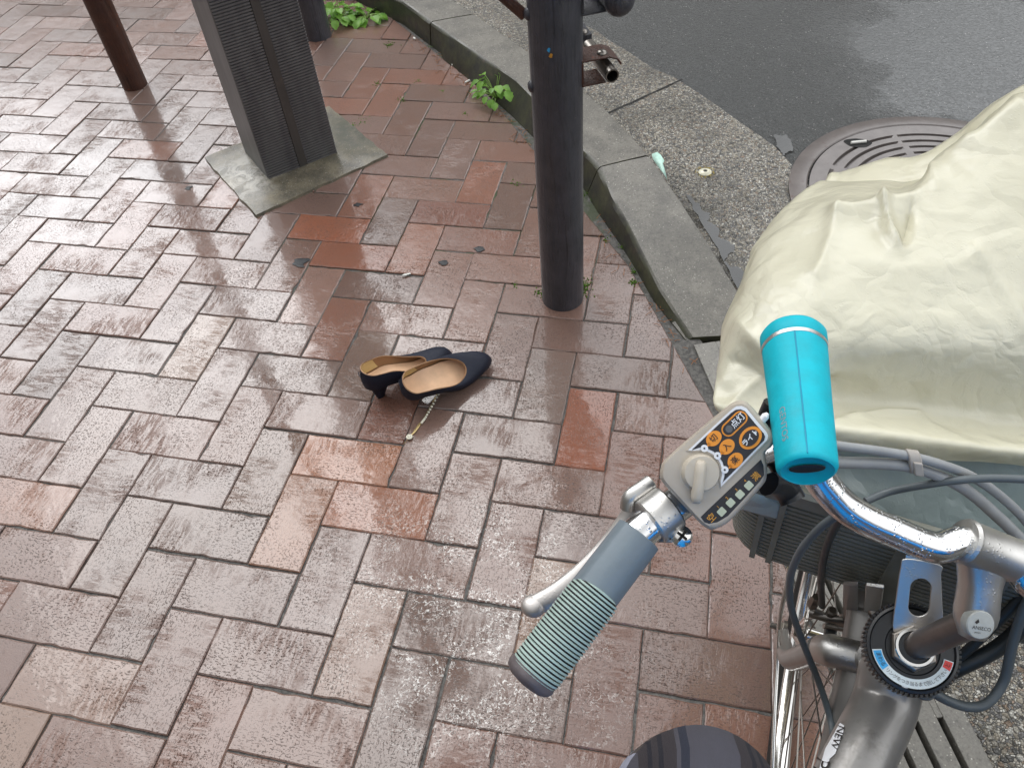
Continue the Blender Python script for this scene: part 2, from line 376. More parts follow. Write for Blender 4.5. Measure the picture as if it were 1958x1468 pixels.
def mat_chrome(name, col='#d8d8d8', rough=.12, drops=.45, wear=.0):
    t = NT(name); o = t.obj(); f = t.noise(o, 90, 5, .7)
    c = t.mix(t.ramp(f, .5, .8, 0, wear), srgb(col), (.16, .13, .11, 1))
    t.set(Base_Color=c, Metallic=1.0, Roughness=t.ramp(f, .3, .8, rough, rough + .12))
    if drops:
        d = t.vor(o, 420); dm = t.m_('MULTIPLY', t.ramp(d, .36, .05), t.ramp(t.noise(o, 70, 3), .50, .58))
        sm = t.m_('ADD', t.m_('MULTIPLY', t.noise(o, 30, 3), .5), dm); t.set(Normal=t.bump(sm, drops, .0009))
    return t.m
def mat_bag(nm='cream plastic sheet', ca='#f1eedb', cb='#e8e5d1', tr_=.38):
    t = NT(nm); o = t.obj(); t.b.inputs['Coat Weight'].default_value = .6; t.b.inputs['Coat Roughness'].default_value = .16
    f = t.noise(o, 7, 4, .6); g = t.noise(o, 2.2, 2)
    c = t.mix(t.ramp(f, .35, .68), srgb(ca), srgb(cb))
    wr = t.noise(o, 34, 5, .6, 1.2); wr2 = t.noise(o, 140, 3, .6)
    d = t.vor(o, 330); dm = t.m_('MULTIPLY', t.ramp(d, .36, .05), t.ramp(t.noise(o, 45, 2), .52, .62))
    wv = t.n('ShaderNodeVectorMath', {0: o, 1: t.n('ShaderNodeVectorMath', {0: t.noise(o, 12, 3, .6, 0, 'Color'), 1: (.085, .085, .085)}, operation='MULTIPLY').outputs[0]}, operation='ADD').outputs[0]
    k1 = t.ramp(t.n('ShaderNodeTexVoronoi', {'Vector': wv, 'Scale': 17.0}, feature='DISTANCE_TO_EDGE').outputs['Distance'], 0, .22)
    k2 = t.ramp(t.n('ShaderNodeTexVoronoi', {'Vector': wv, 'Scale': 37.0}, feature='DISTANCE_TO_EDGE').outputs['Distance'], 0, .20)
    cr_ = t.m_('ADD', t.m_('MULTIPLY', k1, .42), t.m_('MULTIPLY', t.m_('MULTIPLY', k2, t.ramp(t.noise(o, 6, 2), .42, .6)), .16))
    h = t.m_('ADD', t.m_('ADD', t.m_('ADD', t.m_('MULTIPLY', wr, .26), cr_), t.m_('MULTIPLY', wr2, .1)), t.m_('MULTIPLY', dm, .10))
    t.set(Base_Color=c, Roughness=.25, Normal=t.bump(h, .7, .004), Specular_IOR_Level=.45)
    tr = t.n('ShaderNodeBsdfTranslucent', {'Color': srgb('#f1edd8')})
    mx_ = t.n('ShaderNodeMixShader', {0: tr_, 1: t.b.outputs[0], 2: tr.outputs[0]})
    t.L.new(mx_.outputs[0], t.out.inputs[0]); return t.m
def mat_plaid():
    t = NT('navy plaid cotton'); uv = t.uv(); s = t.n('ShaderNodeSeparateXYZ', {0: uv}).outputs
    def bands(x, per, lo, hi):
        f = t.m_('FRACT', t.m_('MULTIPLY', x, per)); return t.m_('MULTIPLY', t.m_('GREATER_THAN', f, lo), t.m_('LESS_THAN', f, hi))
    u, v = s[0], s[1]
    c = t.mix(bands(u, 5, .0, .42), srgb('#9c9eae'), srgb('#544d4a'))
    c = t.mix(t.m_('MULTIPLY', bands(v, 24, .1, .5), .85), c, srgb('#38353a'))
    c = t.mix(t.m_('MULTIPLY', bands(u, 5, .12, .17), .7), c, srgb('#22252e')); c = t.mix(t.m_('MULTIPLY', bands(u, 5, .24, .29), .7), c, srgb('#22252e'))
    c = t.mix(t.m_('MULTIPLY', bands(u, 5, .46, .54), .8), c, srgb('#2a2f3c')); c = t.mix(t.m_('MULTIPLY', bands(v, 24, .72, .78), .8), c, srgb('#9a9eac'))
    wv = t.noise(t.mapv(uv, (600, 1500, 1)), 1, 2)
    c = t.mix(t.ramp(t.noise(uv, 40, 4), .3, .7, .0, .25), c, (.055, .05, .05, 1))
    t.set(Base_Color=c, Roughness=.95, Normal=t.bump(wv, .5, .001), Sheen_Weight=.03, Specular_IOR_Level=.1); return t.m
def mat_ribbed(name, a, b):
    t = NT(name); o = t.obj(); f = t.noise(t.mapv(o, (30, 30, 6)), 1, 5, .65)
    c = t.mix(t.ramp(f, .3, .7), srgb(a), srgb(b))
    c = t.mix(t.ramp(t.noise(o, 12, 5, .7), .6, .75, 0, .5), c, srgb('#6b6258'))
    t.set(Base_Color=c, Roughness=.42, Metallic=.25); return t.m
def mat_post(name, a, b, rust=None):
    t = NT(name); o = t.obj()
    run = t.noise(t.mapv(o, (55, 55, 3.2)), 1, 5, .6, .8); f = t.noise(o, 26, 5, .65)
    c = t.mix(t.ramp(f, .3, .72), srgb(a), srgb(b))
    c = t.mix(t.ramp(run, .6, .66, 0, .75), c, tuple(x * .35 for x in srgb(a)[:3]) + (1,))
    if rust: c = t.mix(t.ramp(t.noise(o, 34, 6, .75), .62, .68), c, srgb(rust))
    ch = t.ramp(t.noise(o, 70, 4, .7), .7, .73)
    c = t.mix(t.m_('MULTIPLY', ch, .6), c, srgb('#77726c'))
    t.set(Base_Color=c, Roughness=t.ramp(run, .45, .7, .5, .28), Normal=t.bump(t.m_('ADD', t.m_('MULTIPLY', t.noise(o, 180, 4), .6), t.m_('ADD', t.noise(t.mapv(o, (140, 140, 7)), 1, 4, .7, .6), t.m_('MULTIPLY', t.ramp(t.noise(t.mapv(o, (75, 75, 4.5)), 1, 4, .6, 1.0), .5, .53), -.8))), .8, .0016))
    t.b.inputs['Coat Weight'].default_value = .3; t.b.inputs['Coat Roughness'].default_value = .25; return t.m
def mat_iron():
    t = NT('worn cast iron'); o = t.obj(); f = t.noise(o, 18, 5, .65)
    c = t.mix(t.ramp(f, .3, .7), srgb('#57504d'), srgb('#6b6461')); c = t.mix(t.ramp(t.noise(o, 40, 5, .7), .6, .7, 0, .6), c, srgb('#4a3226'))
    t.set(Base_Color=c, Roughness=.4, Metallic=.2, Normal=t.bump(t.noise(o, 240, 4), .3, .001)); t.b.inputs['Coat Weight'].default_value = .5
    t.b.inputs['Coat Roughness'].default_value = .2; return t.m
M = dict(brick=mat_brick(), joint=mat_joint(), kerb=mat_concrete('wet kerb concrete', '#4d4a44', '#726e66', .3, 1.3, .97),
         slab=mat_concrete('drain slab concrete', '#5f5c56', '#7a766d', .5), foot=mat_concrete('footing mortar', '#3a3428', '#7d735c', .5, 1.8, 0, True),
         agg=mat_aggregate(), road=mat_asphalt(), water=mat_water(), soil=P('wet earth', '#3a332b', .8, 0, .3, 60, .5, 300),
         chrome=mat_chrome('wet chrome', '#e4e4e4', .1, .7, .0), alu=mat_chrome('satin aluminium', '#c9c7c3', .34, .25, .05), lever=mat_chrome('matte cast aluminium', '#cfcac6', .46, .15, .0), quill=mat_chrome('dull quill steel', '#8a8480', .42, 0, .35), steel=mat_chrome('dull steel', '#8f8a84', .3, 0, .5),
         bright=mat_chrome('bright steel', '#e6e4e0', .1, 0, .1), bag=mat_bag(), bag_shaded=mat_bag('shade tinted cream sheet', '#a9b7b8', '#97a6a8', .12), plaid=mat_plaid(),
         post=mat_post('charcoal painted steel', '#36373d', '#46464d'), rust=mat_post('rusty brown steel', '#3b2119', '#4f2e20', '#7a3a1e'),
         rib=mat_ribbed('grey ribbed cladding', '#585657', '#6f6d6d'), ribside=mat_ribbed('grey smooth cladding', '#636263', '#7c7b7b'), strip=mat_ribbed('dark strip', '#474341', '#524e4b'),
         iron=mat_iron(), dark=P('black hollow', '#0c0b0a', .8), black=P('black rubber', '#1b1e20', .45, 0, .2, 60), bplastic=P('black plastic', '#17191c', .35, 0, .2, 80, .1, 500),
         frame=P('silver grey lacquer', '#86837f', .34, .5, .1, 30, .12, 260, .35, .5, ('#5d5852', .62)), cable=P('grey cable sheath', '#565d60', .45, 0, .1, 60), cable2=P('light grey cable sheath', '#8d8f90', .42, 0, .1, 60),
         dcable=P('dark cable sheath', '#2c3132', .45, 0, .12, 60), clip=P('grey plastic clip', '#a39d96', .5), tyre=P('tyre rubber', '#1f1e1d', .7, 0, .2, 80, .4, 300),
         basket=P('charcoal basket plastic', '#7b7c74', .5, 0, .15, 30, .1, 300, 0, .4), box=P('weathered beige grey plastic', '#b0a698', .48, 0, .1, 24, .06, 500), boxdark=P('grey plastic base', '#565a5c', .45, 0, .12, 30),
         knob=P('beige plastic knob', '#b7ae9f', .46, 0, .09, 30), panel=P('navy black panel', '#1b1b22', .3, 0, .2, 60), white=P('white print', '#e2e3e6', .5, 0, .04), orange=P('orange print', '#e8912a', .45, 0, .08, 200),
         oprint=P('ochre print', '#c98f35', .5), lcd=P('pale indicator window', '#b6bda6', .35, 0, .06), print_=P('grey print', '#8b9396', .5), ink=P('dark ink', '#2a2420', .5),
         grip=P('grey rubber grip', '#6c7880', .5, 0, .08, 60, .1, 300, .15), ridge=P('pale mint rubber', '#a2b7ae', .5, 0, .16, 30, 0, 200, 0, .5, ('#6f7a76', .6)), groove=P('dark rubber groove', '#2c2a2b', .6), cap=P('worn grip end', '#5d5556', .5, 0, .25, 60),
         cyan=P('bright cyan rubber', '#00aebf', .55, 0, .12, 60, .15, 300, 0, .35), cyan2=P('cyan seam', '#0090b0', .55), blue=P('blue label print', '#3aa0d8', .4), red=P('red label print', '#d8403c', .4), label=P('white label film', '#cfd8d8', .4, 0, .04),
         navy=P('navy fabric', '#161b2c', .62, 0, .15, 200, .4, 1800, 0, .4), insole=P('tan insole leather', '#e6bd98', .4, 0, .12, 24), lining=P('brown lining leather', '#94704f', .5, 0, .12, 30), sock=P('cream heel pad', '#cdb47e', .5, 0, .08, 40), sole=P('black sole', '#16151a', .6),
         gold=P('gilt metal', '#cbb27e', .3, .7, .15, 300), pearl=P('pearl beads', '#e4dfcc', .2, 0, .08, 200, 0, 200, .6), leaf=None, stem=P('pale green stem', '#7a9a48', .55), moss=P('moss', '#4a6a18', .9, 0, .4, 200, .8, 400),
         paper=P('mint paper', '#b9dccf', .5, 0, .15, 60), white2=P('wet white paper', '#dddcd6', .5, 0, .06, 80), survey=P('survey marker enamel', '#c9c6b2', .4, .2, .12, 120), surveyd=P('survey marker groove', '#55554d', .5, .2), gum=P('trodden gum', '#232427', .5, 0, .3, 200, .5, 300),
         jacket=P('blue rain jacket', '#109af0', .5, 0, .06, 12), skin=P('skin', '#c69a80', .5), hair=P('black hair', '#171310', .6), twig=P('dry needle litter', '#8d5a30', .7, 0, .4, 100))
def mat_leaf():
    t = NT('young weed leaf'); o = t.obj(); c = t.mix(t.ramp(t.noise(o, 30, 3), .35, .65), (.13, .30, .035, 1), (.24, .46, .07, 1))
    t.set(Base_Color=c, Roughness=.45); tr = t.n('ShaderNodeBsdfTranslucent', {'Color': c}); mx_ = t.n('ShaderNodeMixShader', {0: .35, 1: t.b.outputs[0], 2: tr.outputs[0]})
    t.L.new(mx_.outputs[0], t.out.inputs[0]); return t.m
M['leaf'] = mat_leaf()

# ------------------------------------------------------------------ setting
U = .115
KIN = [(-3.2, 4.3), (-1.6, 3.62), (-.75, 3.06), (-.124, 2.602), (.041, 2.425), (.249, 2.204), (.52, 1.905), (.822, 1.532), (.891, 1.392), (.986, 1.222), (1.084, 1.042), (1.191, .885), (1.258, .70), (1.512, 0.01), (1.82, -.82)]
def clip(poly, a, b):                                              # keep what lies right of a->b
    d = (b[0] - a[0], b[1] - a[1]); s = lambda p: d[0] * (p[1] - a[1]) - d[1] * (p[0] - a[0])
    out = []
    for i in range(len(poly)):
        p, q = poly[i], poly[(i + 1) % len(poly)]; sp_, sq = s(p), s(q)
        if sp_ <= 0: out.append(p)
        if (sp_ < 0 < sq) or (sq < 0 < sp_):
            t = sp_ / (sp_ - sq); out.append((p[0] + (q[0] - p[0]) * t, p[1] + (q[1] - p[1]) * t))
    return out
PAL = [(.215, .084, .05), (.185, .082, .056), (.205, .105, .076), (.165, .09, .068), (.18, .11, .09), (.14, .08, .06), (.225, .122, .092), (.19, .115, .094)]
SPECIAL = [((650, 870), (.36, .135, .06)), ((735, 975), (.32, .115, .055)), ((640, 425), (.33, .10, .045)), ((660, 480), (.28, .09, .045)), ((1110, 850), (.28, .085, .04)), ((790, 480), (.3, .12, .07)),
           ((580, 960), (.3, .14, .08)), ((640, 610), (.24, .085, .05)), ((755, 840), (.19, .075, .05)), ((540, 880), (.16, .1, .075)), ((610, 640), (.22, .085, .05)), ((1070, 1250), (.25, .15, .1)), ((660, 1260), (.24, .14, .1)),
           ((380, 640), (.24, .15, .105)), ((840, 400), (.2, .075, .05)), ((60, 930), (.32, .17, .12)), ((690, 700), (.15, .09, .065)), ((110, 1300), (.28, .18, .14)), ((20, 1390), (.29, .19, .14)), ((1020, 740), (.17, .12, .1)), ((560, 560), (.24, .1, .06))]
SPW = [(G(*p), c) for p, c in SPECIAL]
def pavement():
    bm = BM(); uvl = bm.loops.layers.uv.verify(); cl_ = bm.loops.layers.float_color.new('brick')
    rnd = random.Random(3)
    for j in range(-18, 14):
        for i in range(-46, 24):
            for kind in (0, 1):
                u0, v0 = (1 + i + 4 * j, 1 - i) if kind == 0 else (i + 4 * j, -i)
                lu, lv = (2, 1) if kind == 0 else (1, 2)
                if u0 < -34 or u0 > 17 or v0 < -10 or v0 > 42: continue
                cx, cy = (u0 + lu / 2) * U, (v0 + lv / 2) * U
                g = .0016; jx = lambda: rnd.uniform(-.0016, .0016)
                x0, x1, y0, y1 = u0 * U + g + jx(), (u0 + lu) * U - g + jx(), v0 * U + g + jx(), (v0 + lv) * U - g + jx()
                rect = [(x0, y0), (x1, y0), (x1, y1), (x0, y1)]
                for a, b in zip(KIN, KIN[1:]):
                    rect = clip(rect, a, b)
                    if len(rect) < 3: break
                if len(rect) < 3: continue
                # chipped, slightly wavy outline
                out = []
                for q in range(len(rect)):
                    a, b = V(rect[q]), V(rect[(q + 1) % len(rect)]); L = (b - a).length
                    k = max(1, int(L / .02)); nrm = V((b.y - a.y, a.x - b.x)).normalized() if L > 1e-6 else V((0, 0))
                    for s in range(k):
                        p = a.lerp(b, s / k); e = 0 if s == 0 else rnd.gauss(0, .00055) - (abs(rnd.gauss(0, .0022)) if rnd.random() < .07 else 0)
                        out.append(p + nrm * e)
                area = sum(out[q].x * out[(q + 1) % len(out)].y - out[(q + 1) % len(out)].x * out[q].y for q in range(len(out))) / 2
                if abs(area) < 2e-4: continue
                if area < 0: out.reverse()
                c2 = V((cx, cy)); zt = rnd.gauss(0, .0008); tx, ty = rnd.gauss(0, .006), rnd.gauss(0, .006)
                col = list(rnd.choice(PAL)); br = rnd.uniform(.66, .98); gy = sum(col) / 3; fr = min(1, max(0, (math.hypot(cx - .35, cy - 1.5) - .45) / .7)) * .22; col = [(x * (1 - fr) + gy * 1.04 * fr) * br for x in col]
                for wp, cc in SPW:
                    if x0 < wp.x < x1 and y0 < wp.y < y1: col = [x * .78 for x in cc]
                zf = lambda p: zt + (p.x - cx) * tx + (p.y - cy) * ty
                ins = []
                for q in range(len(out)):
                    a, p, b = out[q - 1], out[q], out[(q + 1) % len(out)]; d1 = (p - a); d2 = (b - p)
                    n1 = V((-d1.y, d1.x)).normalized() if d1.length > 1e-7 else V((0, 0)); n2 = V((-d2.y, d2.x)).normalized() if d2.length > 1e-7 else V((0, 0))
                    ins.append(p + (n1 + n2).normalized() * .0026 if (n1 + n2).length > 1e-6 else p)
                T = [bm.verts.new((p.x, p.y, zf(p))) for p in ins]
                E = [bm.verts.new((p.x, p.y, zf(p) - .0017)) for p in out]
                B = [bm.verts.new((p.x, p.y, -.02)) for p in out]; n = len(T)
                ou, ov = rnd.uniform(0, 40), rnd.uniform(0, 40)
                fs = [bm.faces.new(T)]
                for q in range(n):
                    k = (q + 1) % n
                    fs += [bm.faces.new((E[q], E[k], T[k], T[q])), bm.faces.new((B[q], B[k], E[k], E[q]))]
                for f in fs:
                    for lp in f.loops:
                        d = lp.vert.co; a, b = d.x - cx, d.y - cy
                        lp[uvl].uv = ((a + ou, b + ov) if kind == 0 else (b + ou, a + ov)); lp[cl_] = (*col, 1)
    return tag(obj('brick_pavement', bm, M['brick'], None, 0, recalc=False), kind='structure')
pavement()
def sheet(name, pts, z, mat, kind='structure', sub=0):
    bm = BM(); bm.faces.new([bm.verts.new((p[0], p[1], z)) for p in pts]); o = obj(name, bm, mat, None, 0); tag(o, kind=kind); return o
sheet('ground', [(-60, -60), (60, -60), (60, 60), (-60, 60)], -.12, M['soil'])
# joint sand under the bricks, cut along the kerb
sheet('pavement_bed', [(x + .03, y) for x, y in KIN] + [(1.95, -1.2), (-5, -1.2), (-5, 5)], -.0036, M['joint'])

KOUT_TOP = [(-3.1, 4.52), (-1.5, 3.82), (-.65, 3.24), (.0, 2.74), (.275, 2.457), (.515, 2.201), (.764, 1.928), (.874, 1.79), (1.028, 1.55), (1.13, 1.361), (1.203, 1.219), (1.285, 1.081), (1.365, .925)]
KIN_TOP = [(-3.19, 4.32), (-1.59, 3.64), (-.74, 3.08), (-.052, 2.559), (.117, 2.381), (.38, 2.113), (.54, 1.956), (.813, 1.577), (.885, 1.472), (.951, 1.32), (.993, 1.242), (1.101, 1.023), (1.191, .889)]
KZ = [.09, .09, .09, .09, .09, .09, .09, .09, .09, .075, .065, .032, .004]
ZG = -.03
def kerb():
    bm = BM(); cuts = [(0, 4), (4, 8), (8, 12)]                    # three stones with open joints
    for s, (a, b) in enumerate(cuts):
        i_, o_, z_ = [], [], []
        for k in range(a, b + 1):
            i_.append(V(KIN_TOP[k])); o_.append(V(KOUT_TOP[k])); z_.append(KZ[k])
        def sh(L):
            if s > 0: L[0] = L[0].lerp(L[1], .012)
            L[-1] = L[-1].lerp(L[-2], .012); return L
        i_, o_ = sh(i_), sh(o_); rings = []
        # finer stations
        I, O, ZZ = [], [], []
        for k in range(len(i_) - 1):
            for q in range(5):
                t = q / 5; I.append(i_[k].lerp(i_[k + 1], t)); O.append(o_[k].lerp(o_[k + 1], t)); ZZ.append(z_[k] + (z_[k + 1] - z_[k]) * t)
        I.append(i_[-1]); O.append(o_[-1]); ZZ.append(z_[-1])
        def kx(y):
            for a_, b_ in zip(KIN, KIN[1:]):
                if b_[1] <= y <= a_[1]: return a_[0] + (b_[0] - a_[0]) * (y - a_[1]) / (b_[1] - a_[1])
            return None
        for p, q, z in zip(I, O, ZZ):
            d = (q - p).normalized(); z += random.gauss(0, .0006); e = random.gauss(0, .0009)
            xb = kx(p.y); ft = min(p.x - d.x * .012, xb + .001) if xb is not None and p.y < 2.3 else p.x - d.x * .012
            rings.append([(ft, p.y - d.y * .012, -.06), (ft, p.y - d.y * .012, .0), (p.x - d.x * (.004 + e), p.y - d.y * (.004 + e), z - .010), (p.x + d.x * (.002 + e), p.y + d.y * (.002 + e), z - .003), (p.x + d.x * .008, p.y + d.y * .008, z),
                          (p.x * .5 + q.x * .5, p.y * .5 + q.y * .5, z + .001), (q.x - d.x * .014, q.y - d.y * .014, z), (q.x - d.x * .003, q.y - d.y * .003, z - .004), (q.x, q.y, z - .015), (q.x + d.x * .012, q.y + d.y * .012, -.06)])
        loft(bm, rings)
    tag(obj('kerb', bm, M['kerb'], None, 22), kind='structure')
kerb()
ROADL = [(-2.7, 5.2), (-1.2, 4.25), (.0, 3.3), (.489, 2.88), (.635, 2.727), (.869, 2.455), (1.08, 2.247), (1.27, 2.027), (1.42, 1.84), (1.52, 1.62), (1.68, 1.2), (1.86, .78), (2.15, .1), (2.6, -1.0)]
GUTI = [(p[0] - .02, p[1] - .03) for p in KOUT_TOP[:12]] + [(1.372, .93), (1.695, .04), (2.04, -.9)]
def strip_mesh(name, A, B, z, mat, n=60, wob=.0):
    def res(L):
        P_ = [V((p[0], p[1], 0)) for p in L]; d = [0]
        for a, b in zip(P_, P_[1:]): d.append(d[-1] + (b - a).length)
        out = []
        for k in range(n + 1):
            s = d[-1] * k / n; i = max(j for j in range(len(d)) if d[j] <= s + 1e-9); i = min(i, len(P_) - 2)
            out.append(P_[i].lerp(P_[i + 1], (s - d[i]) / max(d[i + 1] - d[i], 1e-9)))
        return out
    bm = BM(); a, b = res(A), res(B); rows = []
    for p, q in zip(a, b): rows.append([(p.lerp(q, t / 8) + V((random.uniform(-wob, wob) if t == 8 else 0, random.uniform(-wob, wob) if t == 8 else 0, z(t / 8) if callable(z) else z))) for t in range(9)])
    loft(bm, rows, False); return obj(name, bm, mat, None, 0)
tag(strip_mesh('gutter', GUTI, ROADL, lambda t: ZG - .012 * math.exp(-(t / .16) ** 2) - .012, M['agg'], 90, .006), kind='structure')
sheet('road', [(-40, 30), (-2.9, 5.0), (-1.3, 4.1), (-.1, 3.2), (.42, 2.8), (.58, 2.65), (.82, 2.38), (1.03, 2.17), (1.22, 1.95), (1.35, 1.75), (1.45, 1.6), (1.6, 1.2), (1.78, .78), (2.05, .1), (2.5, -1.0), (20, -40), (50, 30)], ZG - .016, M['road'])
# gutter joints
def gutter_joint():
    bm = BM()
    for (a, b) in (((.835, 1.985), (1.09, 2.262)), ((1.36, 1.10), (1.66, 1.22))):
        a, b = V((*a, ZG - .0105)), V((*b, ZG - .0105)); d = (b - a).normalized(); n_ = V((-d.y, d.x, 0)); pts = []
        for k in range(13): pts.append(a.lerp(b, k / 12) + n_ * (.005 + random.uniform(-.002, .002)))
        for k in range(12, -1, -1): pts.append(a.lerp(b, k / 12) - n_ * (.004 + random.uniform(-.002, .002)))
        bm.faces.new([bm.verts.new(p) for p in pts])
    tag(obj('gutter_joint', bm, M['dark'], None, 0), kind='structure')
gutter_joint()
def puddle():
    bm = BM(); z = ZG - .0135
    A = [(1296, 372), (1308, 378), (1314, 388), (1325, 392), (1330, 405), (1343, 410), (1338, 425), (1350, 432), (1362, 440), (1358, 455), (1371, 458), (1388, 470), (1392, 480), (1378, 488), (1372, 500), (1384, 512), (1398, 510), (1412, 524), (1408, 536), (1421, 548), (1416, 566), (1424, 590), (1440, 640), (1425, 645), (1398, 560), (1372, 505), (1342, 452), (1312, 400)]
    B = [(1480, 258), (1492, 262), (1502, 260), (1512, 272), (1518, 290), (1506, 292), (1498, 300), (1490, 290), (1484, 278)]
    for A_0, zz in ((A, .0035), (B, .004)):
        P_ = []; Q = [G(x + (14 if A_0 is A else 0), y, z) for x, y in A_0]
        for a, b in zip(Q, Q[1:] + Q[:1]):
            for k in range(4): p_ = a.lerp(b, k / 4); P_.append(p_ + V((random.gauss(0, .0022), random.gauss(0, .0022), 0)))
        bm.faces.new([bm.verts.new((p_.x, p_.y, z + zz)) for p_ in P_])
    o = obj('puddle', bm, M['water'], None, 0); tag(o, kind='structure')
puddle()

# slotted drain slabs flush with the paving
def drain(name, a, b, width, label, slots):
    a, b = V((*a, 0)), V((*b, 0)); d = (b - a).normalized(); n_ = V((-d.y, d.x, 0)); n_ = n_ if n_.x > 0 else -n_
    L = (b - a).length; e = empty(name, a + n_ * width / 2, label, 'drain cover', 'slotted drain covers along the kerb')
    zt = .002; bm = BM(); lanes = sorted(slots)
    # build the slab as strips between slots so the slots are open
    xs = [0.0]
    for s in lanes: xs += [s - .0055, s + .0055]
    xs.append(width)
    for k in range(0, len(xs), 2):
        c = a + d * L / 2 + n_ * ((xs[k] + xs[k + 1]) / 2) + V((0, 0, zt - .03)); box(bm, c, d * (L / 2 - .003), n_ * ((xs[k + 1] - xs[k]) / 2), V((0, 0, .03)))
    for s in lanes:                                                # solid ends of each slot
        for q in (.02, L - .02): box(bm, a + d * q + n_ * s + V((0, 0, zt - .031)), d * .017, n_ * .0058, V((0, 0, .0302)))
    obj('slab', bm, M['slab'], e, 30, .0015)
    bm = BM(); box(bm, a + d * L / 2 + n_ * width / 2 + V((0, 0, -.052)), d * (L / 2), n_ * (width / 2 - .01), V((0, 0, .004))); obj('channel', bm, M['dark'], e, 0)
slotx = (.06, .098, .141)
PA, PB = V((1.199, .872)), V((1.512, .02))
dd = (PB - PA).normalized()
drain('drain_cover', PA, PA + dd * .446, .185, 'wet concrete drain cover beside the lowered kerb end with a slot showing', slotx)
drain('drain_cover', PA + dd * .45, PA + dd * .893, .185, 'wet concrete drain cover hidden behind the bicycle basket', slotx)
drain('drain_cover', PA + dd * .897, PA + dd * 1.5, .185, 'slotted concrete drain cover seen right of the bicycle down tube', slotx)

# ------------------------------------------------------------------ street furniture
UP = V((0, 0, 1))
# ribbed pillar on its mortar footing
def pillar():
    o = V((-.168, 1.411, 0)); ex = V((.70, .714, 0)).normalized(); ey = V((-ex.y, ex.x, 0)); wx, wy, H = .25, .21, 5.0
    c = o + ex * wx / 2 + ey * wy / 2
    e = empty('ribbed_pillar', c, 'square grey pillar with fine horizontal ribs and a dark strip, standing on a mortar footing', 'pillar')
    bm = BM(); box(bm, c + UP * (H / 2), ex * (wx / 2 - .003), ey * (wy / 2 - .003), UP * (H / 2)); obj('side_panel', bm, M['ribside'], e, 0, .004)
    # ribbed front: one continuous saw-tooth face either side of the strip
    bm = BM(); p = .0088
    for (a, b) in ((.004, .112), (.140, .246)):
        rows = []; k = 0; z = .012
        while z < 4.9:
            for dz, dep in ((0, .0), (.0015, .0045), (.0058, .0045), (.0072, .0)):
                rows.append([o + ex * a - ey * dep + UP * (z + dz), o + ex * b - ey * dep + UP * (z + dz)])
            z += p
        loft(bm, rows, False)
    obj('ribbed_panel', bm, M['rib'], e, 0, recalc=False)
    bm = BM(); box(bm, o + ex * .126 - ey * .002 + UP * 2.46, ex * .0135, ey * .0045, UP * 2.45); obj('centre_strip', bm, M['strip'], e, 0, .001)
    bm = BM()
    A, B, C, D = V((-.45, 1.518, 0)), V((-.132, 1.229, 0)), V((.179, 1.597, 0)), V((-.135, 1.885, 0))
    n = 22; rows = []
    for i in range(n + 1):
        row = []
        for j in range(n + 1):
            p_ = A.lerp(B, i / n).lerp(D.lerp(C, i / n), j / n); ed = min(i, j, n - i, n - j)
            z = (-.004 if ed == 0 else (.008 if ed == 1 else .010 + .006 * min(1, ed / 9))) + random.gauss(0, .0004) + .0015 * mnoise.noise(p_ * 20)
            if ed == 1: p_ = A.lerp(B, (i + (.85 if i == 1 else -.85 if i == n - 1 else 0) * -1) / n).lerp(D.lerp(C, (i + (-.85 if i == 1 else .85 if i == n - 1 else 0)) / n), (j + (-.85 if j == 1 else .85 if j == n - 1 else 0)) / n)
            if ed <= 1: p_ = p_ + V((.006 * mnoise.noise(p_ * 22), .006 * mnoise.noise(p_ * 25 + V((3, 0, 0))), 0))
            row.append(V((p_.x, p_.y, z)))
        rows.append(row)
    loft(bm, rows, False); obj('mortar_footing', bm, M['foot'], e, 60, recalc=False)
pillar()
def post(c, r, h, mat, name, label, cat, lean=(0, 0), group=None):
    c = V(c); e = empty(name, c, label, cat, group); bm = BM()
    top = V((c.x + lean[0] * h, c.y + lean[1] * h, h))
    lathe(bm, c + UP * -.01, top - c, [(r, 0), (r, .3), (r, h * .6), (r, h), (r * .8, h + .02), (r * .3, h + .03)], 40); obj('tube', bm, mat, e, 30); return e
bx, by = .854, .998
fp = post((bx, by, 0), .0545, 1.0, M['post'], 'railing_post', 'charcoal railing post with bolts and pipe clamps, standing nearest the shoes by the kerb', 'railing post', (-.004, .002), 'charcoal railing posts')
post((-.385, 2.425, 0), .053, 1.0, M['post'], 'railing_post', 'charcoal railing post partly hidden behind the ribbed pillar', 'railing post', (0, 0), 'charcoal railing posts')
post((-.968, 1.975, 0), .046, 3.6, M['rust'], 'rusty_pole', 'rusty brown steel pole standing on glossy wet bricks left of the pillar', 'pole', (-.01, .005))
def dome(bm, o, n, r):
    lathe(bm, o, n, [(r, -.004), (r, .002), (r * .93, r * .35), (r * .65, r * .62), (r * .3, r * .72)], 18)
for (px, py) in ((992, 24), (1003, 162)):                          # dome bolts on the pavement side
    z = PLN(px, py, V((bx, by, .6)), V((.2, -1, 0)).normalized()).z
    n = V((-.93, -.36, 0)).normalized(); bm = BM(); dome(bm, V((bx, by, z)) + n * .0545, n, .0125); obj('bolt', bm, M['post'], fp, 40)
rail_d = V((-.46, .888, 0)).normalized(); rail_n = V((rail_d.y, -rail_d.x, 0))
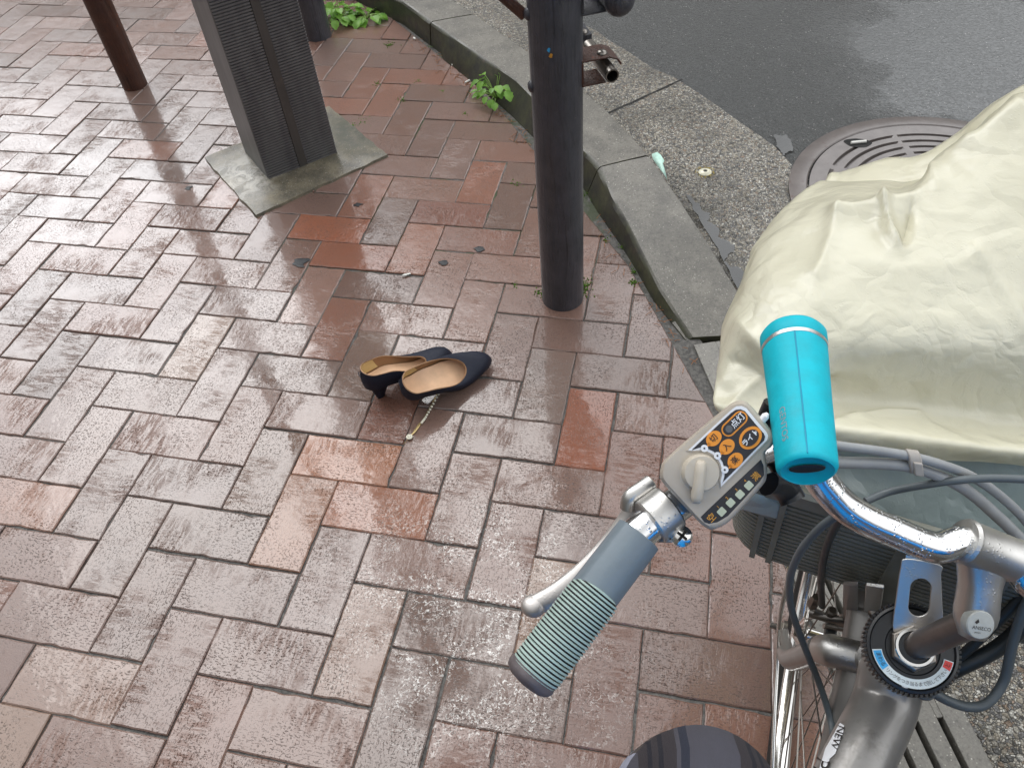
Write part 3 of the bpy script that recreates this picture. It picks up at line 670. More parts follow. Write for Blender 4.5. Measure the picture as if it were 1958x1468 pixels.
def clampset(z, open_end):
    c = V((bx, by, z)) + rail_n * .098
    bm = BM()
    # folded strap from the post round the pipe
    hw, hh = .030, .026
    prof = [(-.056, hh), (.004, hh), (.022, hh * .72), (.030, .006)]; th = .004
    outer = [c + rail_n * a + UP * b for a, b in prof] ; low = [c + rail_n * a - UP * b for a, b in ((-.056, hh), (-.002, hh))]
    for k in range(len(prof) - 1):
        a, b = outer[k], outer[k + 1]; mid = (a + b) / 2; d = (b - a); nn = rail_d.cross(d).normalized()
        box(bm, mid, d / 2, rail_d * hw, nn * (th / 2))
    box(bm, (low[0] + low[1]) / 2, (low[1] - low[0]) / 2, rail_d * hw, UP * (th / 2))
    box(bm, c + rail_n * -.054, rail_n * .003, rail_d * hw, UP * (hh - .003))
    br = obj('clamp', bm, M['rust'] if open_end else M['post'], fp, 30, .0015)
    for q in (-.012, ):
        bm = BM(); dome(bm, c + UP * (hh + .001) + rail_d * q - rail_n * .006, UP, .011); obj('bolt', bm, M['steel'], br, 40)
    bm = BM()
    if open_end:
        a, b = c - rail_d * .058, c + rail_d * .085
        tube(bm, [a, a.lerp(b, .5), b], .0145, 24, (False, True)); tube(bm, [a, a + rail_d * .05], .0118, 24, (False, True))
        loft(bm, [[a + rail_n * (rr * math.cos(t)) + UP * (rr * math.sin(t)) for t in [2 * math.pi * k / 24 for k in range(24)]] for rr in (.0145, .0118)], True, (False, False))
        obj('pipe', bm, M['steel'], fp, 40)
        bm = BM(); g = c + rail_d * .10                              # the next section bolted behind
        box(bm, g + rail_d * .12, rail_d * .11, rail_n * .017, UP * .014); s = obj('splice_plate', bm, M['post'], fp, 30, .003)
        for q in (.02, .055, .10): 
            bm = BM(); dome(bm, g + rail_d * q + UP * .014, UP, .0095); obj('bolt', bm, M['steel'], s, 40)
    else:
        a = c - rail_d * .05 + rail_n * .012
        tube(bm, [a + rail_d * x for x in (.0, .02, .05, .2, .35)], .028, 24); blob(bm, a, .030, .030, .030, 24, 14)
        obj('pipe', bm, M['post'], fp, 40)
clampset(.622, True); clampset(.768, False)
bm = BM(); a = PLN(955, -12, V((bx, by, .75)), V((.2, -1, 0)).normalized()); b = PLN(1003, 30, V((bx, by, .75)), V((.2, -1, 0)).normalized())
tube(bm, [a + (a - b) * 2, a, b], .011, 12); obj('brace', bm, M['rust'], fp, 30)
# paint flecks on the post
for (px, py, r, mt) in ((1049, 97, .004, 'blue'), (1053, 108, .0045, 'oprint')):
    n = (CC - V((bx, by, .7))); n.z = 0; n.normalize(); z = PLN(px, py, V((bx, by, .6)) + n * .0545, n); d = V((z.x - bx, z.y - by, 0)).normalized()
    p_ = V((bx, by, z.z)) + d * .0547; s = UP.cross(d); bm = BM(); prism(bm, [p_ + s * (r * math.cos(t) * random.uniform(.6, 1.2)) + UP * (r * math.sin(t) * random.uniform(.6, 1.3)) for t in [k * .7 for k in range(9)]], d * .0006); obj('paint_fleck', bm, M[mt], fp, 0)

# manhole cover
def manhole():
    c = V((1.89, 1.622, ZG - .010)); e = empty('manhole_cover', c, 'round ribbed cast iron manhole cover in the wet road beside the cream rain cover', 'manhole cover')
    bm = BM(); lathe(bm, c, UP, [(.442, -.02), (.442, .004), (.438, .006), (.392, .007), (.388, .004), (.388, -.02)], 96); obj('outer_frame', bm, M['iron'], e, 30)
    bm = BM(); seg = 180; rows = []
    R = .383; zs = []
    nr = 150; th0 = 1.9
    def hz(r, a):                                                  # raised plate, concentric slots interrupted by spokes
        if r > .335 or r < .06: return .0065
        k = (r - .06) / .034; f = k - math.floor(k)
        sp_ = min(abs(((a - th0) / (math.pi / 3.5)) - round((a - th0) / (math.pi / 3.5))) * (math.pi / 3.5) * r, 9)
        if sp_ < .014: return .0065
        return .0065 if (f < .70) else -.004
    vs = []
    for i in range(nr + 1):
        r = R * i / nr
        vs.append([bm.verts.new(c + V((r * math.cos(2 * math.pi * j / seg), r * math.sin(2 * math.pi * j / seg), hz(r, 2 * math.pi * j / seg)))) for j in range(seg)] if i else [bm.verts.new(c + UP * .0065)])
    for i in range(nr):
        for j in range(seg):
            k = (j + 1) % seg
            if i == 0: bm.faces.new((vs[0][0], vs[1][j], vs[1][k]))
            else: bm.faces.new((vs[i][j], vs[i][k], vs[i + 1][k], vs[i + 1][j]))
    loft(bm, [[c + V((R * math.cos(2 * math.pi * j / seg), R * math.sin(2 * math.pi * j / seg), h_)) for j in range(seg)] for h_ in (.0065, -.02)], True, (False, False))
    obj('cover', bm, M['iron'], e, 30, recalc=False)
    p_ = G(1641, 272, ZG + .0); bm = BM(); p_.z = c.z + .0062; prism(bm, [p_ + V((.042 * math.cos(t) * (1 + .1 * math.sin(3 * t)), .026 * math.sin(t), 0)) for t in [2 * math.pi * k / 28 for k in range(28)]], UP * .0008); obj('lifting_hole', bm, M['dark'], e, 0)
    return p_
mh = manhole()
bm = BM(); tube(bm, [mh + V((-.022, -.007, .0045)), mh + V((.024, .006, .0045))], .0048, 10); tag(obj('cigarette_butt', bm, M['white2'], None), 'cigarette butt lying in the lifting hole of the manhole cover', 'cigarette butt')
# survey marker
c = G(1348, 331, ZG - .012); e = empty('survey_marker', c, 'small round pale survey marker disc set in the aggregate gutter', 'survey marker')
bm = BM(); lathe(bm, c, UP, [(.0205, -.01), (.0205, .004), (.018, .006), (.0165, .005)], 32); obj('rim', bm, M['survey'], e, 30)
bm = BM(); lathe(bm, c, UP, [(.0160, .0052), (.0135, .0075), (.008, .009), (.0075, .0085)], 32); obj('disc', bm, M['survey'], e, 30)
bm = BM(); lathe(bm, c, UP, [(.0072, .0080), (.0050, .0094), (.0048, .0085), (.0028, .0085), (.0025, .0095)], 24); obj('screw', bm, M['surveyd'], e, 30)
bm = BM()
for k in range(46):
    a = random.uniform(0, 6.28); r = random.uniform(.021, .032); p_ = c + V((r * math.cos(a), r * math.sin(a), .004)); blob(bm, p_, .0016, .0016, .0012, 6, 4)
obj('yellow_paint', bm, P('yellow paint crumbs', '#a5902a', .6), e, 0)

# litter ------------------------------------------------------------
def scrap(name, px, z, mat, label, cat, h=.0, lift=.004):
    pts = [G(x, y, z) for x, y in px]; c = sum(pts, V()) / len(pts); bm = BM(); top = []
    cen = bm.verts.new(c + UP * (h + lift))
    vs = [bm.verts.new(p + UP * (random.uniform(.001, lift) + h)) for p in pts]
    for k in range(len(vs)): bm.faces.new((cen, vs[k], vs[(k + 1) % len(vs)]))
    o = obj(name, bm, mat, None, 50); s = o.modifiers.new('solid', 'SOLIDIFY'); s.thickness = .0006
    return tag(o, label, cat)
e_ = scrap('paper_scrap', [(1246, 296), (1257, 294), (1263, 303), (1270, 313), (1267, 318), (1272, 333), (1276, 347), (1268, 336), (1258, 320), (1248, 306)], ZG + .04, M['paper'], 'crumpled mint green paper scrap against the kerb in the gutter', 'litter', 0, .012)
def butt(px, py, dx, z, label, L=.022, mat='white2'):
    a = G(px, py, z) + UP * .004; d = V((math.cos(dx), math.sin(dx), 0)) * (L / 2); bm = BM(); tube(bm, [a - d, a + d], .0036, 10)
    tag(obj('cigarette_butt', bm, M[mat], None), label, 'cigarette butt')
butt(894, 158, 1.0, 0, 'white cigarette butt on the bricks beside the near kerb weed')
butt(867, 126, .6, 0, 'small white cigarette butt under the kerb above the near weed', .012)
butt(793, 76, -.9, 0, 'white cigarette butt on dark soil along the far kerb foot', .016)
def specks():
    bm = BM(); r = random.Random(5)
    for k in range(150):
        t = r.random(); a = V((.041, 2.425)).lerp(V((.82, 1.54)), t) if r.random() < .7 else V((.9, 1.36)).lerp(V((1.23, .78)), r.random())
        p_ = V((a.x, a.y, .002)) + V((-.9, -.5, 0)) * abs(r.gauss(0, .03)); L = r.uniform(.006, .03); d = r.uniform(0, 3.14)
        q = V((math.cos(d), math.sin(d), 0)) * L
        tube(bm, [p_, p_ + q * .5 + UP * .002, p_ + q], .0007, 5)
    tag(obj('needle_litter', bm, M['twig'], None), 'dry brown needles scattered along the foot of the kerb', 'litter', kind='stuff')
    bm = BM()
    for (px, py, n, rr) in ((1045, 572, 60, .007), (1075, 584, 70, .009), (1102, 576, 60, .008), (832, 87, 40, .014), (930, 112, 20, .010), (880, 125, 40, .012), (720, 160, 14, .014), (690, 235, 30, .018), (675, 240, 22, .010), (770, 190, 20, .014), (985, 545, 18, .008), (1118, 545, 70, .014), (1115, 560, 40, .012), (1030, 560, 26, .009), (1210, 540, 36, .007), (1212, 520, 30, .006), (1135, 375, 40, .010), (1128, 370, 26, .008), (1190, 470, 40, .008), (745, 86, 40, .016), (560, 325, 10, .006), (890, 218, 16, .009), (800, 155, 14, .009), (845, 175, 12, .010), (1160, 460, 14, .007), (990, 350, 14, .014)):
        p0 = G(px, py, 0)
        for k in range(n):
            a = r.uniform(0, 6.28); d = abs(r.gauss(0, rr)); blob(bm, p0 + V((d * math.cos(a), d * math.sin(a) * 1.2, .0005)), r.uniform(.001, .0026), r.uniform(.001, .0026), r.uniform(.0012, .003), 6, 4)
    tag(obj('moss', bm, M['moss'], None), 'small green moss tufts in the brick joints', 'moss', kind='stuff')
specks()
def gum(px, py, r, label):
    p0 = G(px, py, 0); bm = BM(); n = 26; ph = random.uniform(0, 9)
    P_ = [V((r * (.9 + .75 * mnoise.noise(V((math.cos(t) * 1.6 + ph, math.sin(t) * 1.6, ph))) + random.uniform(-.14, .14)) * math.cos(t), r * .8 * (1 + .3 * mnoise.noise(V((math.cos(t) * 1.6, ph + math.sin(t), 0)))) * math.sin(t), 0)) for t in [2 * math.pi * k / n for k in range(n)]]
    loft(bm, [[p0 + q * s + UP * z for q in P_] for s, z in ((1, .0012), (.92, .0017), (.5, .0019))], True, (False, True))
    tag(obj('gum_spot', bm, M['gum'], None, 60), label, 'gum spot')
gum(577, 502, .026, 'largest black tar-like spot, on the reddish brick left of the shoes')
gum(685, 392, .013, 'dark gum spot on the pale brick right of the mortar footing')
gum(916, 477, .015, 'dark gum spot on the brick just left of the near railing post foot')
gum(848, 503, .013, 'dark smeared gum spot on the brick above the shoes')
gum(362, 360, .014, 'dark gum spot on the glossy brick left of the mortar footing')
bm = BM(); p0 = G(775, 527, 0)
for a, b, s in ((0, 0, .006), (.006, .004, .005), (.011, .006, .004), (-.006, -.004, .003)): blob(bm, p0 + V((a, b, .003)), s, s * .7, .002, 8, 5)
tag(obj('dropping', bm, M['white2'], None), 'small whitish dropping on the brick above the shoes', 'dropping')

# weeds -------------------------------------------------------------
def weed(px, py, n, size, spread, label, seed, up=1.0):
    r = random.Random(seed); c = G(px, py, 0); e = empty('weed', c, label, 'weed', 'weeds at the foot of the kerb'); lf = BM(); st = BM()
    for k in range(n):
        a = 2.4 * k + r.uniform(-.4, .4); el = r.uniform(.25, 1.15) * up; L = spread * r.uniform(.55, 1.1)
        d = V((math.cos(a) * math.cos(el), math.sin(a) * math.cos(el), math.sin(el)))
        tip = c + d * L; mid = c + d * L * .5 + UP * .012
        tube(st, cr([c + UP * .002, mid, tip], 4), .0011, 6)
        s = size * r.uniform(.65, 1.15); f = V((d.x, d.y, d.z * .2 - r.uniform(.05, .5))).normalized(); side = f.cross(UP).normalized(); nn = side.cross(f)
        rows = []
        for i in range(8):
            t = i / 7; wv = s * .42 * math.sin(math.pi * min(1, t * .92 + .05)) ** .7 * (1 + (.16 if i % 2 else -.05)); p_ = tip + f * (s * t) - nn * (s * .25 * t * t)
            rows.append([p_ - side * wv + nn * (wv * .35), p_ - side * wv * .5 + nn * (wv * .08), p_, p_ + side * wv * .5 + nn * (wv * .08), p_ + side * wv + nn * (wv * .35)])
        loft(lf, rows, False)
    obj('leaves', lf, M['leaf'], e, 60, recalc=False); obj('stems', st, M['stem'], e, 60)
weed(950, 192, 34, .034, .10, 'bright green weed with rounded leaves beside the near railing post', 2)
weed(646, 40, 40, .038, .09, 'tall bright green weed clump beside the post hidden by the pillar', 4, 1.15)
weed(703, 38, 20, .050, .06, 'low dark green weed with long leaves under the far kerb', 9, .6)
weed(895, 133, 5, .018, .02, 'tiny green weed sprout under the kerb left of the near weed', 12)

# shoes -------------------------------------------------------------
def shoe(heel, toe, label, heel_h, roll=0.0, mirror=1, lift=0.0, wid=1.0):
    heel, toe = V(heel), V(toe); f = toe - heel; f.z = 0; Lg = f.length; f.normalize(); s = V((-f.y, f.x, 0)) * mirror
    e = empty('pump_shoe', heel, label, 'shoe', 'pair of navy pumps')
    hh = heel_h
    def pt(x, y, z):
        # roll about the sole axis
        y2, z2 = y * math.cos(roll) - z * math.sin(roll), y * math.sin(roll) + z * math.cos(roll)
        return heel + f * x + s * (y2 + lift * .6) + UP * max(z2 + lift, .0006)
    k = Lg / .235
    def zs(x):                                                     # sole height
        x /= k
        if x < .05: return hh - x * .10
        if x < .155:
            t = (x - .05) / .105; t = t * t * (3 - 2 * t); return (hh - .005) * (1 - t) + .003 * t
        return .003 + .006 * ((x - .155) / .08) ** 2
    def ws(x):                                                     # sole half width
        x /= k; t = x / .235
        base = .027 + .011 * math.sin(min(max((t - .15) / .7, 0), 1) * math.pi) - (.004 * math.exp(-((t - .38) / .12) ** 2))
        e0 = math.sqrt(max(0, 1 - max(0, (.028 - x) / .028) ** 2)); e1 = math.sqrt(max(0, 1 - max(0, (x - .165) / .070) ** 2.2))
        return base * e0 * e1 * wid
    n = 40
    us = [(1 - math.cos(math.pi * i / n)) / 2 for i in range(n + 1)]
    def rimxy(u):
        x = (.0035 + (.163 - .0035) * u) * k; t = u
        wv = (.0235 + .0085 * math.sin(min(1, t * 1.15) * math.pi * .62)) * math.sqrt(max(0, 1 - max(0, (.14 - t) / .14) ** 2)) * math.sqrt(max(0, 1 - max(0, (t - .60) / .40) ** 2.4)) * wid * 1.06
        z = zs(x) + .018 * (1 - t) ** 1.8 + .033 + .010 * max(0, t - .75)
        return x, wv, z
    sole_o, rim = [], []
    for i in range(n + 1):
        x = Lg * us[i]; sole_o.append((x, ws(x), zs(x))); rim.append(rimxy(us[i]))
    sole_loop = [(x, w_, z) for x, w_, z in sole_o] + [(x, -w_, z) for x, w_, z in reversed(sole_o[1:-1])]
    rim_loop = [(x, w_, z) for x, w_, z in rim] + [(x, -w_, z) for x, w_, z in reversed(rim[1:-1])]
    def shell(inset, rows=9):
        out = []
        for q in range(rows + 1):
            t = q / rows; R2 = []
            for (a, b) in zip(sole_loop, rim_loop):
                p_ = V(a).lerp(V(b), t); lenv = (V(a) - V(b)).length; fr = max(0, (a[0] / Lg - .45) / .55)
                bul = math.sin(math.pi * t); od = V((a[0] - Lg * .42, a[1] * 2.2, 0)); od = od.normalized() if od.length > 1e-5 else V((0, 0, 0))
                p_ = p_ + od * (bul * (.0035 + .010 * fr)) + V((0, 0, bul * .016 * fr * fr))
                cd_ = V((p_.x - Lg * .36, p_.y, 0)); cd_ = cd_.normalized() if cd_.length > 1e-5 else cd_
                p_ = p_ - cd_ * inset
                R2.append(pt(p_.x, p_.y, p_.z + inset * (.8 - 2.6 * fr) if q < rows else p_.z - inset * fr))
            out.append(R2)
        return out
    bm = BM(); loft(bm, shell(0), True, (False, False)); up = obj('upper', bm, M['navy'], e, 60)
    bm = BM(); rr = shell(.0026); loft(bm, rr + [shell(0)[-1]], True, (False, False)); obj('lining', bm, M['lining'], e, 60)
    # heel pad at the back of the lining
    bm = BM(); rows = shell(.0036); idx = [j % len(sole_loop) for j in range(-13, 14)]
    loft(bm, [[r[j] for j in idx] for r in rows[2:-1]], False); obj('heel_pad', bm, M['sock'], e, 60)
    bm = BM(); rows = []                                            # insole
    for i in range(2, n + 1):
        x = Lg * us[i]
        if x > .185 * k: break
        wv = ws(x) * (.92 if x < .12 * k else .92 - .12 * (x - .12 * k) / (.065 * k)); rows.append([pt(x, wv * q, zs(x) + .0055 + .004 * abs(q) ** 3 + .0022 * mnoise.noise(V((x * 26, q * 5, 3)))) for q in (-1, -.75, -.5, -.25, 0, .25, .5, .75, 1)])
    loft(bm, rows, False); obj('insole', bm, M['insole'], e, 60, recalc=False)
    # heel block
    bm = BM(); rings = []
    m_ = 20
    for q in range(9):
        t = q / 8; z = (hh - .003) * (1 - t) + .0015 * t; sc = 1 - .62 * t ** .6; x0 = .006 * k + .016 * t ** .8; ln = .052 * (1 - t) ** 1.3 + .022; wd = .0235 * (1 - t) ** 1.0 * .62 + .0095
        R2 = []
        for j in range(m_):
            a = 2 * math.pi * j / m_; cx_ = math.cos(a); sy = math.sin(a); xx = x0 + ln / 2 * (1 - cx_) if True else 0
            R2.append(pt(xx, wd * sy * (1 - .25 * (1 - cx_) / 2), z if xx < .05 or q else zs(xx) - .001))
        rings.append(R2)
    loft(bm, rings); h_ = obj('heel', bm, M['navy'], e, 50)
    bm = BM(); loft(bm, [rings[-1], [p_ - UP * .0013 for p_ in rings[-1]]]); obj('heel_tip', bm, M['sole'], h_, 50)
    bm = BM(); loft(bm, [[pt(x, w_ * q, z + dz) for q, dz in ((-.99, .0004), (-.5, -.001), (0, -.001), (.5, -.001), (.99, .0004), (.97, -.0022), (0, -.0026), (-.97, -.0022))] for x, w_, z in sole_o]); obj('sole', bm, M['sole'], e, 50)
    bm = BM(); tube(bm, [pt(-.0006, 0, hh + .012), pt(-.0004, 0, hh + .03), pt(.0016, 0, hh + .047)], .0011, 6); tube(bm, cr([pt(.004, .0225, hh + .030), pt(-.001, .012, hh + .034), pt(-.002, 0, hh + .035)], 5), .0010, 6); obj('back_seam', bm, M['navy'], up, 50)
shoe((.455, .572, 0), (.614, .752, 0), 'navy heeled pump on the left, standing half behind the other shoe', .055)
shoe((.540, .576, 0), (.722, .734, 0), 'navy heeled pump on the right, nearest the railing post, tan insole showing', .046, .44, 1, .013, 1.12)

# beaded strap lying on the bricks
sp0 = cr([G(838, 752, .004), G(825, 777, .004), G(812, 800, .004), G(803, 812, .004), G(790, 830, .005), G(773, 849, .003)], 6)
e = empty('beaded_strap', sp0[0], 'thin gilt strap edged with pearl beads lying below the shoes', 'strap')
bm = BM()
for k in range(14):
    t = k / 13; i = t * 17; p_ = sp0[int(i)].lerp(sp0[min(int(i) + 1, len(sp0) - 1)], i - int(i)); blob(bm, p_ + V((.0025, .0005, .0035)), .0032, .0032, .0032, 10, 7)
obj('beads', bm, M['pearl'], e, 60)
bm = BM(); tube(bm, [p_ - V((.002, 0, 0)) for p_ in sp0], [.0018] * 15 + [.0018 + .0016 * math.sin(i * .35) for i in range(len(sp0) - 15)], 8, rb=.0012, ref=(1, 0, 0)); obj('strap', bm, M['gold'], e, 60)
bm = BM(); p0 = G(783, 836, .005)
for k in range(9): a = k * .7; blob(bm, p0 + V((.0055 * math.cos(a), .0055 * math.sin(a), .002)), .0026, .0026, .002, 8, 5)
blob(bm, p0 + UP * .003, .004, .004, .003, 10, 6); obj('flower', bm, M['pearl'], e, 60)

# ------------------------------------------------------------------ bicycle
SR = W(1742, 1240, .668)                                            # centre of the steering lock ring
A_ = V((-.053, -.326, .944)).normalized(); L_ = V((-.991, .137, -.008)); L_ = (L_ - A_ * L_.dot(A_)).normalized(); F_ = L_.cross(A_).normalized()
HUB = V((1.392, -.010, .327))
bike = empty('bicycle', (HUB.x, HUB.y, 0), 'silver electric-assist bicycle with chrome handlebar, control box and charcoal front basket', 'bicycle')
fo = F_

# frame: head tube and the single fat down tube
bm = BM(); lathe(bm, SR - A_ * .125, A_, [(.0185, 0), (.0205, .002), (.0205, .016), (.0175, .018), (.0175, .096), (.021, .100), (.0235, .110), (.0235, .116)], 32); obj('head_tube', bm, M['frame'], bike, 40)
dt = [SR - A_ * .062, W(1692, 1345, .722), W(1634, 1468, .685), W(1556, 1640, .65), W(1470, 1900, .64)]
dtp = cr(dt, 8)
bm = BM(); tube(bm, dtp, [.018, .022, .025, .027] + [.0280] * (len(dtp) - 4), 36); dtube = obj('down_tube', bm, M['frame'], bike, 40)
# lettering on the tube's left side
def on_tube(path, rad, px, py, lift=.0004):
    d = ray(px, py); best = None
    for a, b in zip(path, path[1:]):
        for t in (0, .25, .5, .75):
            p_ = a.lerp(b, t); ax = (b - a).normalized(); wv = CC - p_; dd_ = d - ax * d.dot(ax); ww = wv - ax * wv.dot(ax)
            aa, bb, cc = dd_.dot(dd_), 2 * dd_.dot(ww), ww.dot(ww) - (rad + lift) ** 2; disc = bb * bb - 4 * aa * cc
            if disc < 0: continue
            k = (-bb - math.sqrt(disc)) / (2 * aa); q = CC + d * k; al = abs((q - p_).dot(ax))
            if best is None or al < best[0]: best = (al, q)
    return best[1] if best else None
def dec_tube(name, polys, mat, parent, path, rad):
    bm = BM()
    for poly in polys:
        P_ = []
        for a, b in zip(poly, poly[1:] + poly[:1]):
            for k in range(4): P_.append((a[0] + (b[0] - a[0]) * k / 4, a[1] + (b[1] - a[1]) * k / 4))
        q = [on_tube(path, rad, *p_) for p_ in P_]
        if any(x is None for x in q): continue
        c = sum(((V((x, y, 0)) for x, y in poly)), V()) / len(poly); cq = on_tube(path, rad, c.x, c.y)
        if cq is None: continue
        cv = bm.verts.new(cq); vs = [bm.verts.new(x) for x in q]
        for k in range(len(vs)): bm.faces.new((cv, vs[k], vs[(k + 1) % len(vs)]))
    o = obj(name, bm, mat, parent, 30); return o
def tube_text(body, o, ex, ey, size, path, rad, lift):              # text laid on the tube, letters given in picture-plane axes
    bm = BM(); text_bm(bm, body, V((0, 0, 0)), V((1, 0, 0)), V((0, 1, 0)), 1, 0)
    for v in bm.verts:
        px = o[0] + ex[0] * v.co.x * size + ey[0] * v.co.y * size; py = o[1] + ex[1] * v.co.x * size + ey[1] * v.co.y * size
        q = on_tube(path, rad, px, py, lift); v.co = q if q is not None else v.co * 0 + SR
    return bm
wp = [(1606, 1381), (1614, 1386), (1612, 1400), (1597, 1440), (1586, 1450), (1580, 1480), (1556, 1500), (1566, 1470), (1578, 1430), (1590, 1410)]
dec_tube('emblem', [wp], M['white'], dtube, dtp, .0282)
obj('lettering', tube_text('NEW', (1601, 1408), (-.34, .94), (.94, .34), 20, dtp, .0282, .0011), M['ink'], dtube, 0)
obj('lettering', tube_text('PAS', (1563, 1478), (-.34, .94), (.94, .34), 40, dtp, .0282, .0011), M['ink'], dtube, 0)

# fork
CROWN = SR - A_ * .135
bm = BM(); lathe(bm, CROWN - A_ * .012, A_, [(.018, 0), (.021, .003), (.021, .020), (.018, .024)], 28); fork = obj('fork', bm, M['frame'], bike, 40)
for sgn in (1, -1):
    shp = [CROWN + L_ * (sgn * .008), CROWN + L_ * (sgn * .034) - A_ * .006, CROWN + L_ * (sgn * .047) - A_ * .022]
    bm = BM(); tube(bm, cr(shp, 6), [.016] * 7 + [.0168, .0165, .016, .0155, .015, .0148], 20); obj('crown_lug', bm, M['alu'], fork, 40)
    end = HUB + L_ * (sgn * .052)
    bl = [CROWN + L_ * (sgn * .047) - A_ * .020, CROWN + L_ * (sgn * .050) - A_ * .12 + F_ * .000, CROWN + L_ * (sgn * .053) - A_ * .22 + F_ * .004, end + A_ * .035 - F_ * .026, end + A_ * .006 - F_ * .004]
    pp = cr(bl, 8); n_ = len(pp)
    bm = BM(); tube(bm, pp, [.0145 - .0065 * (i / (n_ - 1)) ** 1.5 for i in range(n_)], 20, rb=[.0145 - .0095 * (i / (n_ - 1)) ** 2.5 for i in range(n_)], ref=F_); obj('fork_blade', bm, M['frame'], fork, 40)
    bm = BM(); prism(bm, [end + L_ * (sgn * -.002) + F_ * (.012 * math.cos(t)) + A_ * (.016 * math.sin(t)) for t in [k * math.pi / 8 for k in range(16)]], L_ * (sgn * .005)); obj('dropout', bm, M['steel'], fork, 30)
    bm = BM(); lathe(bm, end + L_ * (sgn * .003), L_ * sgn, [(.0098, 0), (.0098, .007), (.0085, .0085)], 6); lathe(bm, end + L_ * (sgn * .010), L_ * sgn, [(.0042, 0), (.0042, .010)], 12); obj('axle_nut', bm, M['steel'], fork, 30)

# front wheel
wheel = bpy.data.objects.new('front_wheel', None); COL.objects.link(wheel); wheel.parent = bike; wheel.location = HUB - bike.location
def wring(r, off, k, n=120):
    t = 2 * math.pi * k / n; return HUB + (F_ * math.cos(t) + A_ * math.sin(t)) * r + L_ * off
def wlathe(bm, prof, n=120): loft(bm, [[wring(r, h, k, n) for k in range(n)] for r, h in prof] + [[wring(prof[0][0], prof[0][1], k, n) for k in range(n)]], True, (False, False))
bm = BM(); wlathe(bm, [(.300, -.011), (.290, -.0125), (.281, -.010), (.278, 0), (.281, .010), (.290, .0125), (.300, .011), (.296, .0)]); obj('rim', bm, M['bright'], wheel, 40)
bm = BM(); wlathe(bm, [(.298, -.0095), (.306, -.0155), (.318, -.0175), (.328, -.012), (.3315, 0), (.328, .012), (.318, .0175), (.306, .0155), (.298, .0095)]); obj('tyre', bm, M['tyre'], wheel, 50)
bm = BM(); lathe(bm, HUB - L_ * .04, L_, [(.008, 0), (.012, .004), (.0235, .010), (.0235, .013), (.012, .018), (.011, .040), (.012, .062), (.0235, .067), (.0235, .070), (.012, .076), (.008, .080)], 28); obj('hub', bm, M['bright'], wheel, 40)
bm = BM()
for k in range(36):
    side = 1 if k % 2 else -1; dirn = 1 if (k // 2) % 2 else -1; t = 2 * math.pi * k / 36
    a = wring(.0215, side * .0285, 0, 1); tt = t + dirn * 1.15
    a = HUB + (F_ * math.cos(tt) + A_ * math.sin(tt)) * .0215 + L_ * (side * .0285); b = HUB + (F_ * math.cos(t) + A_ * math.sin(t)) * .279 + L_ * (side * .002)
    tube(bm, [a, b], .0011, 6); tube(bm, [b - (b - a).normalized() * .012, b], .0019, 6)
obj('spokes', bm, M['steel'], wheel, 50)

# mudguard and its wire stay
bm = BM(); rows = []
for k in range(80):
    t = R_(-8 + 190 * k / 79); c = F_ * math.cos(t) + A_ * math.sin(t)
    rows.append([HUB + c * (.348 - .016 * abs(q) ** 2.4) + L_ * (.030 * q) for q in (-1, -.8, -.4, 0, .4, .8, 1)])
loft(bm, rows, False); mg = obj('mudguard', bm, M['frame'], bike, 60); sl = mg.modifiers.new('s', 'SOLIDIFY'); sl.thickness = .0015
for sgn in (1,):
    bm = BM(); a = HUB + L_ * (sgn * .060); pts = [W(1508, 1085, 1.00), W(1500, 1140, 1.02), W(1490, 1190, 1.05), W(1487, 1260, 1.06), W(1481, 1370, 1.04), W(1477, 1490, 1.02), W(1478, 1560, 1.03)]
    tube(bm, cr(pts, 5), .0027, 10); obj('stay', bm, M['bright'], mg, 50)
bm = BM(); prs = [W(1512, 1088, .98), W(1496, 1150, 1.02), W(1490, 1195, 1.05)]; tube(bm, cr(prs, 4), .008, 10, rb=.0022, ref=F_); obj('basket_stay', bm, M['steel'], bike, 40)

# caliper brake under the crown
bm = BM()
for (pts, r, rb) in (([(1548, 1172, .90), (1600, 1186, .885), (1660, 1190, .875), (1700, 1192, .87)], .006, .004), ([(1556, 1168, .895), (1592, 1184, .89), (1640, 1200, .885), (1700, 1203, .88)], .0055, .004), ([(1575, 1196, .9), (1640, 1206, .90), (1700, 1211, .89)], .004, .003)):
    tube(bm, cr([W(*p_) for p_ in pts], 6), r, 10, rb=rb)
cal = obj('brake_caliper', bm, M['steel'], bike, 40)
bm = BM(); p_ = W(1556, 1150, .89); lathe(bm, p_ - UP * .008, UP, [(.0065, 0), (.0065, .009), (.0045, .012), (.0045, .02)], 6); lathe(bm, W(1590, 1170, .885) - UP * .004, UP, [(.006, 0), (.006, .008), (.004, .010)], 8); obj('bolt', bm, M['steel'], cal, 30)
bm = BM(); box(bm, W(1588, 1205, .91), L_ * .006, F_ * .018, A_ * .008); obj('brake_pad', bm, M['black'], cal, 30, .002)
# bracket plates behind the head tube
for (pts, mt) in (([(1612, 1118), (1640, 1118), (1640, 1225), (1610, 1225)], 'frame'), ([(1655, 1120), (1690, 1125), (1682, 1178), (1652, 1176)], 'alu')):
    o_ = SR + F_ * .045 - A_ * .13; P_ = [PLN(x, y, o_, F_) for x, y in pts]; bm = BM(); prism(bm, P_, F_ * .004); obj('bracket', bm, M[mt], bike, 30, .0008)
bm = BM(); lathe(bm, W(1674, 1168, .80), V((0, -.5, 1)), [(.008, 0), (.008, .005), (.007, .008), (.003, .010)], 12); obj('bolt', bm, M['steel'], bike, 30)
bm = BM(); tube(bm, [W(1701, 1100, .84), W(1698, 1180, .86)], .0055, 12); obj('basket_stay', bm, M['alu'], bike, 30)

